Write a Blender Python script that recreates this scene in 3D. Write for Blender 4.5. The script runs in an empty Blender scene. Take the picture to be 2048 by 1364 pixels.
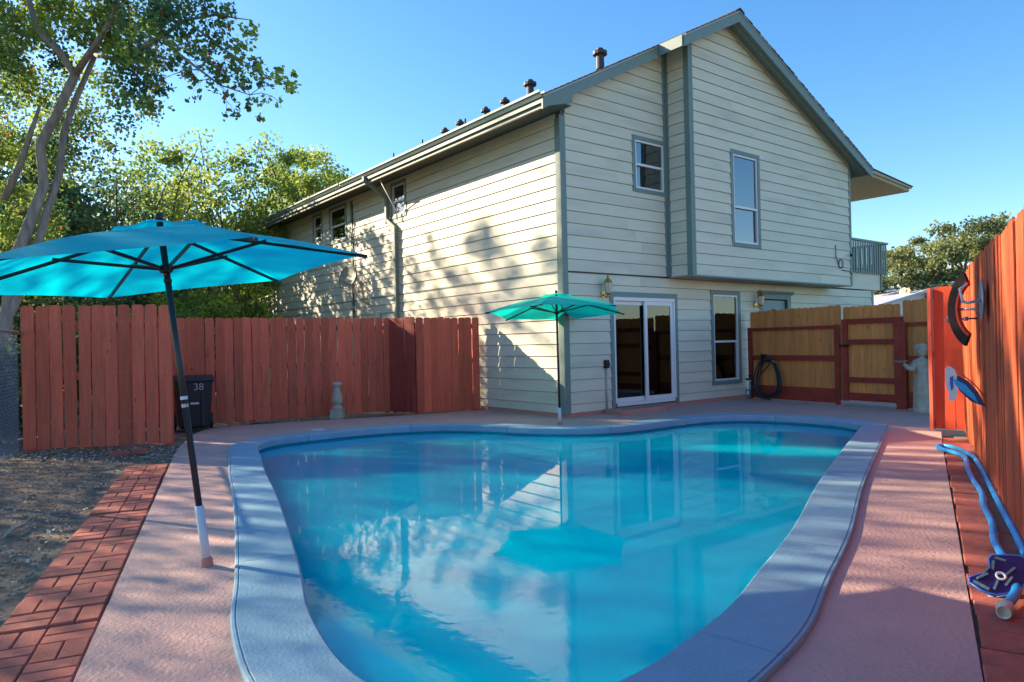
import bpy, bmesh, math, random
from mathutils import Vector, Matrix, noise
random.seed(7)
R = math.radians
S = bpy.context.scene
COL = S.collection

# ------------------------------------------------------------------ camera
FPX, PITCH, ROLL, H = 1393.94, 0.0037811, -0.0220183, 1.25
_f = Vector((0, math.cos(PITCH), math.sin(PITCH)))
_u = Vector((0, -math.sin(PITCH), math.cos(PITCH)))
_r = Vector((1, 0, 0))
CR = _r * math.cos(ROLL) + _u * math.sin(ROLL)
CU = -_r * math.sin(ROLL) + _u * math.cos(ROLL)
CF = _f
cam_data = bpy.data.cameras.new('camera')
cam = bpy.data.objects.new('camera', cam_data)
COL.objects.link(cam)
cam_data.sensor_width = 36
cam_data.lens = FPX / 2048 * 36
cam_data.clip_start = 0.05
cam_data.clip_end = 2000
m = Matrix((CR, CU, -CF)).transposed().to_4x4()
m.translation = (0, 0, H)
cam.matrix_world = m
S.camera = cam

# ------------------------------------------------------------------ world, sun, exposure
SUN_TO = Vector((-1.958, 0.884, 0.95)).normalized()      # towards the sun
EL = math.asin(SUN_TO.z)
AZ = math.atan2(SUN_TO.x, SUN_TO.y)
w = bpy.data.worlds.new('World')
S.world = w
w.use_nodes = True
nt = w.node_tree
for n in list(nt.nodes):
    nt.nodes.remove(n)
sky = nt.nodes.new('ShaderNodeTexSky')
sky.sky_type = 'NISHITA'
sky.sun_disc = False
sky.sun_elevation = EL
sky.sun_rotation = AZ
sky.altitude = 0
sky.air_density = 1.0
sky.dust_density = 0.4
sky.ozone_density = 3.0
bg = nt.nodes.new('ShaderNodeBackground')
bg.inputs['Strength'].default_value = 0.079
wo = nt.nodes.new('ShaderNodeOutputWorld')
hs = nt.nodes.new('ShaderNodeHueSaturation')
hs.inputs['Saturation'].default_value = 1.24
nt.links.new(sky.outputs[0], hs.inputs['Color'])
nt.links.new(hs.outputs[0], bg.inputs[0])
nt.links.new(bg.outputs[0], wo.inputs[0])
sl = bpy.data.lights.new('sun', 'SUN')
sl.energy = 3.9
sl.angle = R(0.55)
sl.color = (1.0, 0.81, 0.56)
so = bpy.data.objects.new('sun', sl)
so.rotation_euler = SUN_TO.to_track_quat('Z', 'Y').to_euler()
so.location = (-20, 9, 12)
COL.objects.link(so)
S.view_settings.view_transform = 'Standard'
S.view_settings.look = 'None'
S.view_settings.exposure = 1.88
S.view_settings.gamma = 1.0
S.view_settings.use_curve_mapping = False
S.cycles.max_bounces = 8
S.cycles.diffuse_bounces = 4
S.cycles.glossy_bounces = 4
S.cycles.transparent_max_bounces = 12
S.cycles.transmission_bounces = 6
S.cycles.caustics_reflective = False
S.cycles.caustics_refractive = False
S.cycles.use_denoising = True

# ------------------------------------------------------------------ materials
MATS = {}


def material(name, base, rough=0.8, var=0.0, scale=6.0, bump=0.0, bscale=40.0, stretch=(1, 1, 1), rnd=0.0,
             base2=None, spec=0.4, metal=0.0, detail=6.0, trans=0.0, coord='Object', knots=0.0, dirt=None):
    """plain procedural surface: noise between two tones, optional per-object shift and bump"""
    if name in MATS:
        return MATS[name]
    mt = bpy.data.materials.new(name)
    mt.use_nodes = True
    t = mt.node_tree
    N, L = t.nodes, t.links
    b = N['Principled BSDF']
    b.inputs['Roughness'].default_value = rough
    b.inputs['Metallic'].default_value = metal
    if 'Specular IOR Level' in b.inputs:
        b.inputs['Specular IOR Level'].default_value = spec
    tc = N.new('ShaderNodeTexCoord')
    oi = N.new('ShaderNodeObjectInfo')
    mp = N.new('ShaderNodeMapping')
    mp.inputs['Scale'].default_value = stretch
    L.new(tc.outputs[coord], mp.inputs[0])
    off = N.new('ShaderNodeVectorMath')
    off.operation = 'ADD'
    ml = N.new('ShaderNodeVectorMath')
    ml.operation = 'SCALE'
    ml.inputs[0].default_value = (37.1, 11.7, 23.3)
    L.new(oi.outputs['Random'], ml.inputs['Scale'])
    L.new(mp.outputs[0], off.inputs[0])
    L.new(ml.outputs[0], off.inputs[1])
    vec = off.outputs[0] if rnd > 0 else mp.outputs[0]
    nz = N.new('ShaderNodeTexNoise')
    nz.inputs['Scale'].default_value = scale
    nz.inputs['Detail'].default_value = detail
    nz.inputs['Roughness'].default_value = 0.65
    L.new(vec, nz.inputs['Vector'])
    ramp = N.new('ShaderNodeValToRGB')
    c1 = list(base) + [1]
    c2 = list(base2 if base2 else [c * (1 - var) for c in base]) + [1]
    ramp.color_ramp.elements[0].color = c2
    ramp.color_ramp.elements[0].position = 0.3
    ramp.color_ramp.elements[1].color = c1
    ramp.color_ramp.elements[1].position = 0.7
    L.new(nz.outputs['Fac'], ramp.inputs[0])
    col = ramp.outputs[0]
    if knots:
        vo = N.new('ShaderNodeTexVoronoi')
        vo.inputs['Scale'].default_value = 2.6
        mp2 = N.new('ShaderNodeMapping')
        mp2.inputs['Scale'].default_value = (2.2, 2.2, 0.9)
        L.new(tc.outputs[coord], mp2.inputs[0])
        o2 = N.new('ShaderNodeVectorMath')
        L.new(mp2.outputs[0], o2.inputs[0])
        L.new(ml.outputs[0], o2.inputs[1])
        L.new(o2.outputs[0], vo.inputs['Vector'])
        r2 = N.new('ShaderNodeValToRGB')
        r2.color_ramp.elements[0].position = 0.03
        r2.color_ramp.elements[0].color = (1 - knots,) * 3 + (1,)
        r2.color_ramp.elements[1].position = 0.09
        r2.color_ramp.elements[1].color = (1, 1, 1, 1)
        L.new(vo.outputs['Distance'], r2.inputs[0])
        mk = N.new('ShaderNodeMix')
        mk.data_type = 'RGBA'
        mk.blend_type = 'MULTIPLY'
        mk.inputs[0].default_value = 1
        L.new(col, mk.inputs[6])
        L.new(r2.outputs[0], mk.inputs[7])
        col = mk.outputs[2]
    if dirt:
        nd = N.new('ShaderNodeTexNoise')
        nd.inputs['Scale'].default_value = dirt[1]
        nd.inputs['Detail'].default_value = 8
        L.new(vec, nd.inputs['Vector'])
        rd = N.new('ShaderNodeValToRGB')
        rd.color_ramp.elements[0].position = dirt[2]
        rd.color_ramp.elements[0].color = (0, 0, 0, 1)
        rd.color_ramp.elements[1].position = dirt[3]
        rd.color_ramp.elements[1].color = (1, 1, 1, 1)
        L.new(nd.outputs['Fac'], rd.inputs[0])
        md = N.new('ShaderNodeMix')
        md.data_type = 'RGBA'
        L.new(rd.outputs[0], md.inputs[0])
        L.new(col, md.inputs[6])
        md.inputs[7].default_value = list(dirt[0]) + [1]
        col = md.outputs[2]
    if rnd > 0:
        mr = N.new('ShaderNodeMapRange')
        mr.inputs['To Min'].default_value = 1 - rnd
        mr.inputs['To Max'].default_value = 1 + rnd * 0.6
        L.new(oi.outputs['Random'], mr.inputs['Value'])
        mx = N.new('ShaderNodeVectorMath')
        mx.operation = 'SCALE'
        L.new(col, mx.inputs[0])
        L.new(mr.outputs[0], mx.inputs['Scale'])
        col = mx.outputs[0]
    L.new(col, b.inputs['Base Color'])
    if bump > 0:
        nb = N.new('ShaderNodeTexNoise')
        nb.inputs['Scale'].default_value = bscale
        nb.inputs['Detail'].default_value = 5
        L.new(vec, nb.inputs['Vector'])
        bp = N.new('ShaderNodeBump')
        bp.inputs['Strength'].default_value = bump
        bp.inputs['Distance'].default_value = 0.01
        L.new(nb.outputs['Fac'], bp.inputs['Height'])
        L.new(bp.outputs[0], b.inputs['Normal'])
    if trans > 0:
        tr = N.new('ShaderNodeBsdfTranslucent')
        L.new(col, tr.inputs['Color'])
        ms = N.new('ShaderNodeMixShader')
        ms.inputs[0].default_value = trans
        L.new(b.outputs[0], ms.inputs[1])
        L.new(tr.outputs[0], ms.inputs[2])
        L.new(ms.outputs[0], N['Material Output'].inputs['Surface'])
    MATS[name] = mt
    return mt


SIDING = material('painted_siding', (0.69, 0.65, 0.515), 0.6, 0.10, 3.0, 0.25, 30, (0.6, 0.6, 3), rnd=0.05, dirt=((0.44, 0.44, 0.36), 1.5, 0.5, 0.85))
TRIM = material('green_grey_trim', (0.175, 0.245, 0.225), 0.55, 0.1, 4, 0.1, 30, rnd=0.06)
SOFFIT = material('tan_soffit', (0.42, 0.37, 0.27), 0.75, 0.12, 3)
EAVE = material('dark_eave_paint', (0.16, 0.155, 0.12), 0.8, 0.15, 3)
SHINGLE = material('roof_shingle', (0.12, 0.10, 0.09), 0.95, 0.5, 60, 0.6, 120, rnd=0.25)
WHITE = material('white_frame', (0.74, 0.73, 0.72), 0.4, 0.05, 5)
RED = material('red_fence_stain', (0.72, 0.14, 0.075), 0.75, 0.3, 5, 0.35, 30, (3, 3, 0.35), rnd=0.28, knots=0.65, dirt=((0.33, 0.10, 0.06), 4, 0.58, 0.8))
RED2 = material('red_rail_stain', (0.38, 0.05, 0.030), 0.7, 0.35, 6, 0.3, 30, (1, 1, 1), rnd=0.12)
ORANGE = material('orange_red_paint', (0.62, 0.060, 0.014), 0.6, 0.25, 4, 0.25, 30, (3, 3, 0.35), rnd=0.06, knots=0.3)
RIGHTRED = material('orange_red_stain', (0.60, 0.11, 0.035), 0.65, 0.4, 6, 0.4, 30, (3, 3, 0.35), rnd=0.24, knots=0.45)
CEDAR = material('cedar_picket', (0.86, 0.32, 0.09), 0.8, 0.3, 7, 0.35, 40, (3, 3, 0.3), rnd=0.16, knots=0.65, dirt=((0.26, 0.17, 0.10), 3, 0.58, 0.8))
NAIL = material('nail_head', (0.6, 0.58, 0.56), 0.4, metal=0.6)
DECK = material('salmon_deck', (0.60, 0.375, 0.335), 0.8, 0.16, 1.6, 0.8, 48, rnd=0.0, dirt=((0.49, 0.32, 0.29), 2.2, 0.5, 0.75), detail=8)
COPING = material('blue_coping_paint', (0.22, 0.405, 0.54), 0.55, 0.16, 5, 0.4, 60, rnd=0.05, dirt=((0.32, 0.42, 0.47), 2.6, 0.52, 0.8))
PLASTER = material('pool_plaster', (0.0, 0.62, 0.85), 0.8, 0.1, 2)
PAVER = material('red_paver', (0.52, 0.14, 0.10), 0.85, 0.22, 12, 0.5, 120, rnd=0.14, dirt=((0.22, 0.10, 0.085), 9, 0.5, 0.8))
DIRT = material('bare_dirt', (0.22, 0.165, 0.12), 0.95, 0.35, 3.0, 1.0, 50, base2=(0.12, 0.09, 0.068), detail=10, dirt=((0.29, 0.22, 0.165), 7, 0.5, 0.7))
GROUND = material('ground_grass', (0.34, 0.31, 0.19), 0.95, 0.4, 1.5)
CONCRETE = material('cast_concrete', (0.46, 0.44, 0.37), 0.9, 0.3, 9, 0.5, 60)
STATUE = material('statue_stone', (0.52, 0.46, 0.37), 0.85, 0.4, 10, 0.6, 50)
TEALFAB = material('teal_canopy', (0.0, 0.66, 0.78), 0.7, 0.05, 3, 0.1, 300, trans=0.62)
TEALFAB2 = material('green_teal_canopy', (0.0, 0.68, 0.55), 0.7, 0.05, 3, 0.1, 300, trans=0.5)
POLE = material('bronze_pole', (0.045, 0.038, 0.045), 0.35, 0.1, 3, metal=0.3)
BLACK = material('black_metal', (0.015, 0.015, 0.017), 0.4, 0.1, 3)
PVC = material('white_pvc', (0.62, 0.66, 0.72), 0.45, 0.08, 6)
PINK = material('pink_foundation', (0.55, 0.25, 0.20), 0.85, 0.15, 8, 0.4, 60)
BIN = material('black_bin_plastic', (0.012, 0.018, 0.024), 0.4, 0.2, 4, 0.1, 60)
METAL = material('galvanised_metal', (0.42, 0.46, 0.52), 0.4, 0.15, 12, metal=0.7)
ALU = material('grey_metal', (0.45, 0.44, 0.40), 0.45, 0.1, 6, metal=0.3)
BRASS = material('brass_lamp', (0.60, 0.34, 0.08), 0.3, 0.2, 8, metal=0.8)
LAMPGLASS = material('lamp_glass', (0.45, 0.52, 0.50), 0.1, 0.2, 12, spec=0.8)
HOSEBLUE = material('blue_hose_plastic', (0.03, 0.36, 0.80), 0.35, 0.1, 5)
NAVY = material('navy_plastic', (0.006, 0.016, 0.12), 0.3, 0.1, 5)
BRISTLE = material('grey_blue_bristle', (0.16, 0.26, 0.34), 0.8, 0.5, 80)
CREAM = material('cream_plastic', (0.62, 0.56, 0.45), 0.4, 0.05, 5)
RUBBER = material('dark_rubber_hose', (0.030, 0.045, 0.048), 0.4, 0.2, 5)
NOODLEO = material('orange_foam', (0.75, 0.13, 0.01), 0.8, 0.1, 8)
NOODLET = material('teal_foam', (0.0, 0.16, 0.20), 0.8, 0.1, 8)
BARK = material('grey_bark', (0.38, 0.34, 0.31), 0.9, 0.6, 4, 1.0, 30, (3, 3, 0.5))
DARKBARK = material('brown_bark', (0.16, 0.12, 0.09), 0.95, 0.4, 8, 0.8, 25)
LETTER = material('white_print', (0.45, 0.47, 0.5), 0.5, 0.6, 40)
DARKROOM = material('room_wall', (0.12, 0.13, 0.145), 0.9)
BLIND = material('blind_slat', (0.42, 0.42, 0.36), 0.6)
SHADE = material('window_blind', (0.60, 0.66, 0.75), 0.6)
ROOFW = material('pale_metal_roof', (0.42, 0.45, 0.55), 0.6, 0.15, 4)
WHITEWALL = material('white_gable_wall', (0.62, 0.66, 0.74), 0.7, 0.05, 4)
DOORPAINT = material('blue_grey_door', (0.20, 0.28, 0.30), 0.5)
BRUSHRED = material('red_brush_back', (0.75, 0.05, 0.01), 0.4)
BRUSHDARK = material('dark_bristle', (0.05, 0.028, 0.025), 0.9, 0.5, 60)
WHITEPL = material('white_plastic', (0.78, 0.80, 0.84), 0.3)
MIDBLUE = material('mid_blue_plastic', (0.02, 0.16, 0.60), 0.35)
GREENPL = material('turquoise_plastic', (0.02, 0.36, 0.26), 0.4)
DEADLEAF = material('dead_leaf', (0.30, 0.19, 0.10), 0.8, 0.6, 30, base2=(0.50, 0.48, 0.42))


def leaf_mat(name, c1, c2, c3=None, trans=0.45):
    mt = bpy.data.materials.new(name)
    mt.use_nodes = True
    t = mt.node_tree
    N, L = t.nodes, t.links
    b = N['Principled BSDF']
    b.inputs['Roughness'].default_value = 0.55
    at = N.new('ShaderNodeAttribute')
    at.attribute_name = 'tone'
    rp = N.new('ShaderNodeValToRGB')
    e = rp.color_ramp.elements
    e[0].color = list(c1) + [1]
    e[0].position = 0.0
    e[1].color = list(c2) + [1]
    e[1].position = 0.93 if c3 else 1.0
    if c3:
        x = e.new(0.97)
        x.color = list(c3) + [1]
    L.new(at.outputs['Fac'], rp.inputs[0])
    L.new(rp.outputs[0], b.inputs['Base Color'])
    tr = N.new('ShaderNodeBsdfTranslucent')
    L.new(rp.outputs[0], tr.inputs['Color'])
    ms = N.new('ShaderNodeMixShader')
    ms.inputs[0].default_value = trans
    L.new(b.outputs[0], ms.inputs[1])
    L.new(tr.outputs[0], ms.inputs[2])
    L.new(ms.outputs[0], N['Material Output'].inputs['Surface'])
    return mt


LEAF_TALLOW = leaf_mat('tallow_leaf', (0.055, 0.15, 0.08), (0.38, 0.48, 0.06), (0.60, 0.12, 0.04), 0.6)
LEAF_YELLOW = leaf_mat('yellow_green_leaf', (0.13, 0.23, 0.06), (0.44, 0.52, 0.11), None, 0.6)
LEAF_DARK = leaf_mat('dark_green_leaf', (0.07, 0.14, 0.085), (0.27, 0.36, 0.11), None, 0.5)
LEAF_OAK = leaf_mat('oak_leaf', (0.08, 0.12, 0.05), (0.32, 0.34, 0.12), None, 0.45)
LEAF_BRIGHT = leaf_mat('bright_bush_leaf', (0.10, 0.19, 0.04), (0.45, 0.55, 0.06), None, 0.6)


def glass_mat(name, tint=(0.55, 0.62, 0.66), refl=1.55):
    mt = bpy.data.materials.new(name)
    mt.use_nodes = True
    t = mt.node_tree
    N, L = t.nodes, t.links
    N.remove(N['Principled BSDF'])
    fr = N.new('ShaderNodeFresnel')
    fr.inputs['IOR'].default_value = refl
    tr = N.new('ShaderNodeBsdfTransparent')
    tr.inputs[0].default_value = list(tint) + [1]
    gl = N.new('ShaderNodeBsdfGlossy')
    gl.inputs['Roughness'].default_value = 0.01
    ms = N.new('ShaderNodeMixShader')
    L.new(fr.outputs[0], ms.inputs[0])
    L.new(tr.outputs[0], ms.inputs[1])
    L.new(gl.outputs[0], ms.inputs[2])
    L.new(ms.outputs[0], N['Material Output'].inputs['Surface'])
    return mt


GLASS = glass_mat('window_glass', refl=1.85)
GLASS2 = glass_mat('upper_window_glass', (0.5, 0.55, 0.6), 3.0)


def water_mat():
    mt = bpy.data.materials.new('pool_water')
    mt.use_nodes = True
    t = mt.node_tree
    N, L = t.nodes, t.links
    N.remove(N['Principled BSDF'])
    tc = N.new('ShaderNodeTexCoord')
    n1 = N.new('ShaderNodeTexNoise')
    n1.inputs['Scale'].default_value = 1.1
    n1.inputs['Detail'].default_value = 1.5
    n2 = N.new('ShaderNodeTexNoise')
    n2.inputs['Scale'].default_value = 16
    n2.inputs['Detail'].default_value = 3
    L.new(tc.outputs['Object'], n1.inputs['Vector'])
    L.new(tc.outputs['Object'], n2.inputs['Vector'])
    # small wind ripples only over the near, left half of the pool
    sx = N.new('ShaderNodeSeparateXYZ')
    L.new(tc.outputs['Object'], sx.inputs[0])
    mr = N.new('ShaderNodeMapRange')
    mr.inputs['From Min'].default_value = 5.6
    mr.inputs['From Max'].default_value = 3.6
    mr.inputs['To Min'].default_value = 0.0
    mr.inputs['To Max'].default_value = 1.0
    L.new(sx.outputs['Y'], mr.inputs['Value'])
    mu = N.new('ShaderNodeMath')
    mu.operation = 'MULTIPLY'
    L.new(n2.outputs['Fac'], mu.inputs[0])
    L.new(mr.outputs[0], mu.inputs[1])
    mu2 = N.new('ShaderNodeMath')
    mu2.operation = 'MULTIPLY'
    mu2.inputs[1].default_value = 0.040
    L.new(mu.outputs[0], mu2.inputs[0])
    ad = N.new('ShaderNodeMath')
    ad.operation = 'MULTIPLY_ADD'
    ad.inputs[1].default_value = 0.02
    L.new(n1.outputs['Fac'], ad.inputs[0])
    L.new(mu2.outputs[0], ad.inputs[2])
    bp = N.new('ShaderNodeBump')
    bp.inputs['Strength'].default_value = 0.35
    bp.inputs['Distance'].default_value = 0.05
    L.new(ad.outputs[0], bp.inputs['Height'])
    fr = N.new('ShaderNodeFresnel')
    fr.inputs['IOR'].default_value = 1.28
    L.new(bp.outputs[0], fr.inputs['Normal'])
    gl = N.new('ShaderNodeBsdfGlossy')
    gl.inputs['Roughness'].default_value = 0.004
    L.new(bp.outputs[0], gl.inputs['Normal'])
    tr = N.new('ShaderNodeBsdfTransparent')
    tr.inputs[0].default_value = (0.30, 0.80, 0.95, 1)
    df = N.new('ShaderNodeSubsurfaceScattering')      # cloudy water: light spreads sideways
    df.falloff = 'BURLEY'
    df.inputs['Color'].default_value = (0.0, 0.60, 0.84, 1)
    df.inputs['Scale'].default_value = 1.0
    df.inputs['Radius'].default_value = (0.9, 0.9, 0.9)
    m1 = N.new('ShaderNodeMixShader')
    m1.inputs[0].default_value = 0.72
    L.new(tr.outputs[0], m1.inputs[1])
    L.new(df.outputs[0], m1.inputs[2])
    m2 = N.new('ShaderNodeMixShader')
    L.new(fr.outputs[0], m2.inputs[0])
    L.new(m1.outputs[0], m2.inputs[1])
    L.new(gl.outputs[0], m2.inputs[2])
    L.new(m2.outputs[0], N['Material Output'].inputs['Surface'])
    return mt


WATER = water_mat()

# ------------------------------------------------------------------ geometry helpers


class MB:
    def __init__(self):
        self.v, self.f, self.mi = [], [], []
        self.cur = 0

    def add(self, vs, fs):
        o = len(self.v)
        self.v += [tuple(p) for p in vs]
        self.f += [tuple(i + o for i in f) for f in fs]
        self.mi += [self.cur] * len(fs)
        return self

    def box(self, x0, x1, y0, y1, z0, z1):
        vs = [(x, y, z) for z in (z0, z1) for y in (y0, y1) for x in (x0, x1)]
        return self.add(vs, [(0, 2, 3, 1), (4, 5, 7, 6), (0, 1, 5, 4), (2, 6, 7, 3), (0, 4, 6, 2), (1, 3, 7, 5)])

    def bar(self, p0, p1, w, h, up=(0, 0, 1)):
        p0, p1 = Vector(p0), Vector(p1)
        d = (p1 - p0).normalized()
        s = d.cross(Vector(up))
        if s.length < 1e-4:
            s = d.cross(Vector((1, 0, 0)))
        s.normalize()
        n = s.cross(d)
        vs = []
        for p in (p0, p1):
            for a, b in ((-1, -1), (1, -1), (1, 1), (-1, 1)):
                vs.append(p + s * a * w / 2 + n * b * h / 2)
        return self.add(vs, [(0, 1, 2, 3), (7, 6, 5, 4), (0, 4, 5, 1), (1, 5, 6, 2), (2, 6, 7, 3), (3, 7, 4, 0)])

    def tube(self, pts, r, n=8, cap=True):
        pts = [Vector(p) for p in pts]
        rs = r if isinstance(r, (list, tuple)) else [r] * len(pts)
        prev = None
        vs, fs = [], []
        for i, p in enumerate(pts):
            d = (pts[min(i + 1, len(pts) - 1)] - pts[max(i - 1, 0)]).normalized()
            if prev is None:
                a = Vector((0, 0, 1)) if abs(d.z) < 0.9 else Vector((1, 0, 0))
                prev = d.cross(a).normalized()
            s = (prev - d * prev.dot(d)).normalized()
            prev = s
            t = d.cross(s)
            for k in range(n):
                a = 2 * math.pi * k / n
                vs.append(p + (s * math.cos(a) + t * math.sin(a)) * rs[i])
        for i in range(len(pts) - 1):
            for k in range(n):
                a, b = i * n + k, i * n + (k + 1) % n
                fs.append((a, b, b + n, a + n))
        if cap:
            fs.append(tuple(range(n - 1, -1, -1)))
            fs.append(tuple(range((len(pts) - 1) * n, len(pts) * n)))
        return self.add(vs, fs)

    def lathe(self, prof, c=(0, 0, 0), n=20, sx=1, sy=1, axis=None, squash=None):
        vs, fs = [], []
        for r, z in prof:
            for k in range(n):
                a = 2 * math.pi * k / n
                x, y = math.cos(a) * r * sx, math.sin(a) * r * sy
                vs.append(Vector((x, y, z)))
        if axis:
            q = Vector((0, 0, 1)).rotation_difference(Vector(axis))
            vs = [q @ p for p in vs]
        vs = [p + Vector(c) for p in vs]
        for i in range(len(prof) - 1):
            for k in range(n):
                a, b = i * n + k, i * n + (k + 1) % n
                fs.append((a, b, b + n, a + n))
        fs.append(tuple(range(n - 1, -1, -1)))
        fs.append(tuple(range((len(prof) - 1) * n, len(prof) * n)))
        return self.add(vs, fs)

    def prism(self, poly, fn, t0, t1):
        """poly: list of 2D; fn(a, b, t) -> 3D; extruded from t0 to t1"""
        n = len(poly)
        vs = [fn(a, b, t0) for a, b in poly] + [fn(a, b, t1) for a, b in poly]
        fs = [tuple(range(n)), tuple(range(2 * n - 1, n - 1, -1))]
        for i in range(n):
            j = (i + 1) % n
            fs.append((i, i + n, j + n, j))
        return self.add(vs, fs)

    def mesh(self, name, mats, smooth=False):
        me = bpy.data.meshes.new(name)
        me.from_pydata(self.v, [], self.f)
        for mt in (mats if isinstance(mats, (list, tuple)) else [mats]):
            me.materials.append(mt)
        if any(self.mi):
            me.polygons.foreach_set('material_index', self.mi)
        bm = bmesh.new()
        bm.from_mesh(me)
        bmesh.ops.recalc_face_normals(bm, faces=bm.faces)
        bm.to_mesh(me)
        bm.free()
        if smooth:
            me.polygons.foreach_set('use_smooth', [True] * len(me.polygons))
        me.update()
        return me

    def build(self, name, mats, parent=None, smooth=False, loc=None, rotz=None):
        return obj(name, self.mesh(name, mats, smooth), parent, loc, rotz)


def obj(name, me, parent=None, loc=None, rotz=None):
    o = bpy.data.objects.new(name, me)
    COL.objects.link(o)
    if parent:
        o.parent = parent
    if loc:
        o.location = loc
    if rotz is not None:
        o.rotation_euler = (0, 0, rotz)
    return o


def tag(o, label=None, cat=None, group=None, kind=None):
    if label:
        o['label'] = label
    if cat:
        o['category'] = cat
    if group:
        o['group'] = group
    if kind:
        o['kind'] = kind
    return o


def thing(name, label, cat, loc=(0, 0, 0), rotz=0, group=None):
    o = bpy.data.objects.new(name, None)
    o.empty_display_size = 0.1
    COL.objects.link(o)
    o.location = loc
    o.rotation_euler = (0, 0, rotz)
    return tag(o, label, cat, group)


def at(px, py, y):
    """the world point seen at photo pixel (2048 wide) at depth Y"""
    d = CF + CR * ((px - 1024) / FPX) - CU * ((py - 682) / FPX)
    return Vector((0, 0, H)) + d * (y / d.y)


def smooth_loop(pts, n=8):
    out = []
    m_ = len(pts)
    for i in range(m_):
        p0, p1, p2, p3 = [Vector(pts[(i + k) % m_]) for k in (-1, 0, 1, 2)]
        for k in range(n):
            t = k / n
            q = 0.5 * ((2 * p1) + (p2 - p0) * t + (2 * p0 - 5 * p1 + 4 * p2 - p3) * t * t + (3 * p1 - p0 - 3 * p2 + p3) * t ** 3)
            out.append(q)
    return out


def resample(loop, step):
    out = []
    total = 0
    m_ = len(loop)
    segs = [(loop[(i + 1) % m_] - loop[i]).length for i in range(m_)]
    L_ = sum(segs)
    n = int(L_ / step)
    st = L_ / n
    i, acc = 0, 0
    for k in range(n):
        d = k * st
        while acc + segs[i] < d:
            acc += segs[i]
            i += 1
        out.append(loop[i].lerp(loop[(i + 1) % m_], (d - acc) / segs[i]))
    return out


def offset_loop(loop, d):
    out = []
    m_ = len(loop)
    for i in range(m_):
        t = (loop[(i + 1) % m_] - loop[i - 1]).normalized()
        out.append(loop[i] + Vector((t.y, -t.x)) * d)
    return out


def fill_with_hole(name, outer, hole, z, mat, parent=None):
    bm = bmesh.new()
    es = []
    for lp in (outer, hole):
        if not lp:
            continue
        vs = [bm.verts.new((p[0], p[1], z)) for p in lp]
        for i in range(len(vs)):
            es.append(bm.edges.new((vs[i], vs[(i + 1) % len(vs)])))
    bmesh.ops.triangle_fill(bm, use_beauty=True, use_dissolve=False, edges=es)
    for f in bm.faces:
        if f.normal.z < 0:
            f.normal_flip()
    me = bpy.data.meshes.new(name)
    bm.to_mesh(me)
    bm.free()
    me.materials.append(mat)
    return obj(name, me, parent)


# ------------------------------------------------------------------ pool, deck, ground
inner_pts = [(-0.62, 2.61), (-0.96, 3.21), (-1.2, 3.85), (-1.58, 4.81), (-2.06, 5.97), (-2.52, 7.02), (-2.94, 8.05),
             (-3.22, 8.72), (-3.31, 9.15), (-3.19, 9.55), (-2.77, 9.95), (-2.28, 10.32), (-1.73, 10.58), (-0.98, 10.66),
             (-0.21, 10.36), (0.37, 10.03), (1.08, 9.9), (1.68, 10.08), (2.37, 10.59), (3.12, 11.07), (3.76, 11.09),
             (4.38, 10.67), (4.74, 10.13), (4.78, 9.63), (4.54, 9.18), (3.63, 7.67), (2.57, 5.89), (1.81, 4.53),
             (1.28, 3.68), (1.01, 3.25), (0.76, 2.93), (0.42, 2.56), (0.1, 2.36), (-0.25, 2.36)]
inner = resample(smooth_loop([Vector(p) for p in inner_pts]), 0.12)
area = sum(inner[i].x * inner[(i + 1) % len(inner)].y - inner[(i + 1) % len(inner)].x * inner[i].y for i in range(len(inner)))
if area < 0:
    inner.reverse()


def rim_width(p):
    return 0.330 + 0.03 * math.exp(-((p.x - 0.95) ** 2 + (p.y - 2.75) ** 2) / 0.45)


def offset_var(loop, extra):
    out = []
    m_ = len(loop)
    for i in range(m_):
        t = (loop[(i + 1) % m_] - loop[i - 1]).normalized()
        out.append(loop[i] + Vector((t.y, -t.x)) * (rim_width(loop[i]) + extra))
    return out



wall_l = offset_loop(inner, 0.05)

# ground sheet with the pool's hole
gs = 900
fill_with_hole('ground', [(-gs, -gs), (gs, -gs), (gs, gs), (-gs, gs)], wall_l, -0.06, GROUND).__setitem__('kind', 'structure')
deck_outer = [(-3.86, 7.83), (-4.10, 8.4), (-4.33, 9.0), (-4.60, 9.8), (-4.80, 10.5), (-4.90, 11.1), (-4.5, 11.5), (-3.96, 11.80), (-3.03, 12.16),
              (-2.2, 12.45), (-1.75, 12.64), (-0.62, 13.3), (5.6, 16.0), (9.4, 11.0), (5.8, 9.0), (5.45, 8.92), (4.83, 7.87), (1.66, 2.5),
              (-0.8, -1.67), (-0.25, -0.6), (-0.9, 0.85), (-1.70, 2.66), (-2.89, 5.51)]
# deck: closed polygon; its near end runs behind the camera
deck_outer = [(-3.86, 7.83), (-4.10, 8.4), (-4.33, 9.0), (-4.60, 9.8), (-4.80, 10.5), (-4.90, 11.1), (-4.5, 11.5), (-3.96, 11.80),
              (-3.03, 12.16), (-2.2, 12.45), (-1.75, 12.64), (-0.62, 13.3), (0.4, 14.2), (5.6, 16.0), (9.4, 11.0), (6.6, 9.0), (5.50, 8.98),
              (4.83, 7.87), (1.66, 2.5), (-0.41, -1.0), (-0.1, -1.0), (-1.70, 2.66), (-2.89, 5.51)]
deck_outer[-4:] = [(0.18, 0.0), (-0.53, 0.0), (-1.70, 2.66), (-2.89, 5.51)]
dk = fill_with_hole('pool_deck', deck_outer, offset_var(inner, -.005), 0.0, DECK)
tag(dk, 'textured salmon pink concrete deck around the pool', kind='structure')
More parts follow.
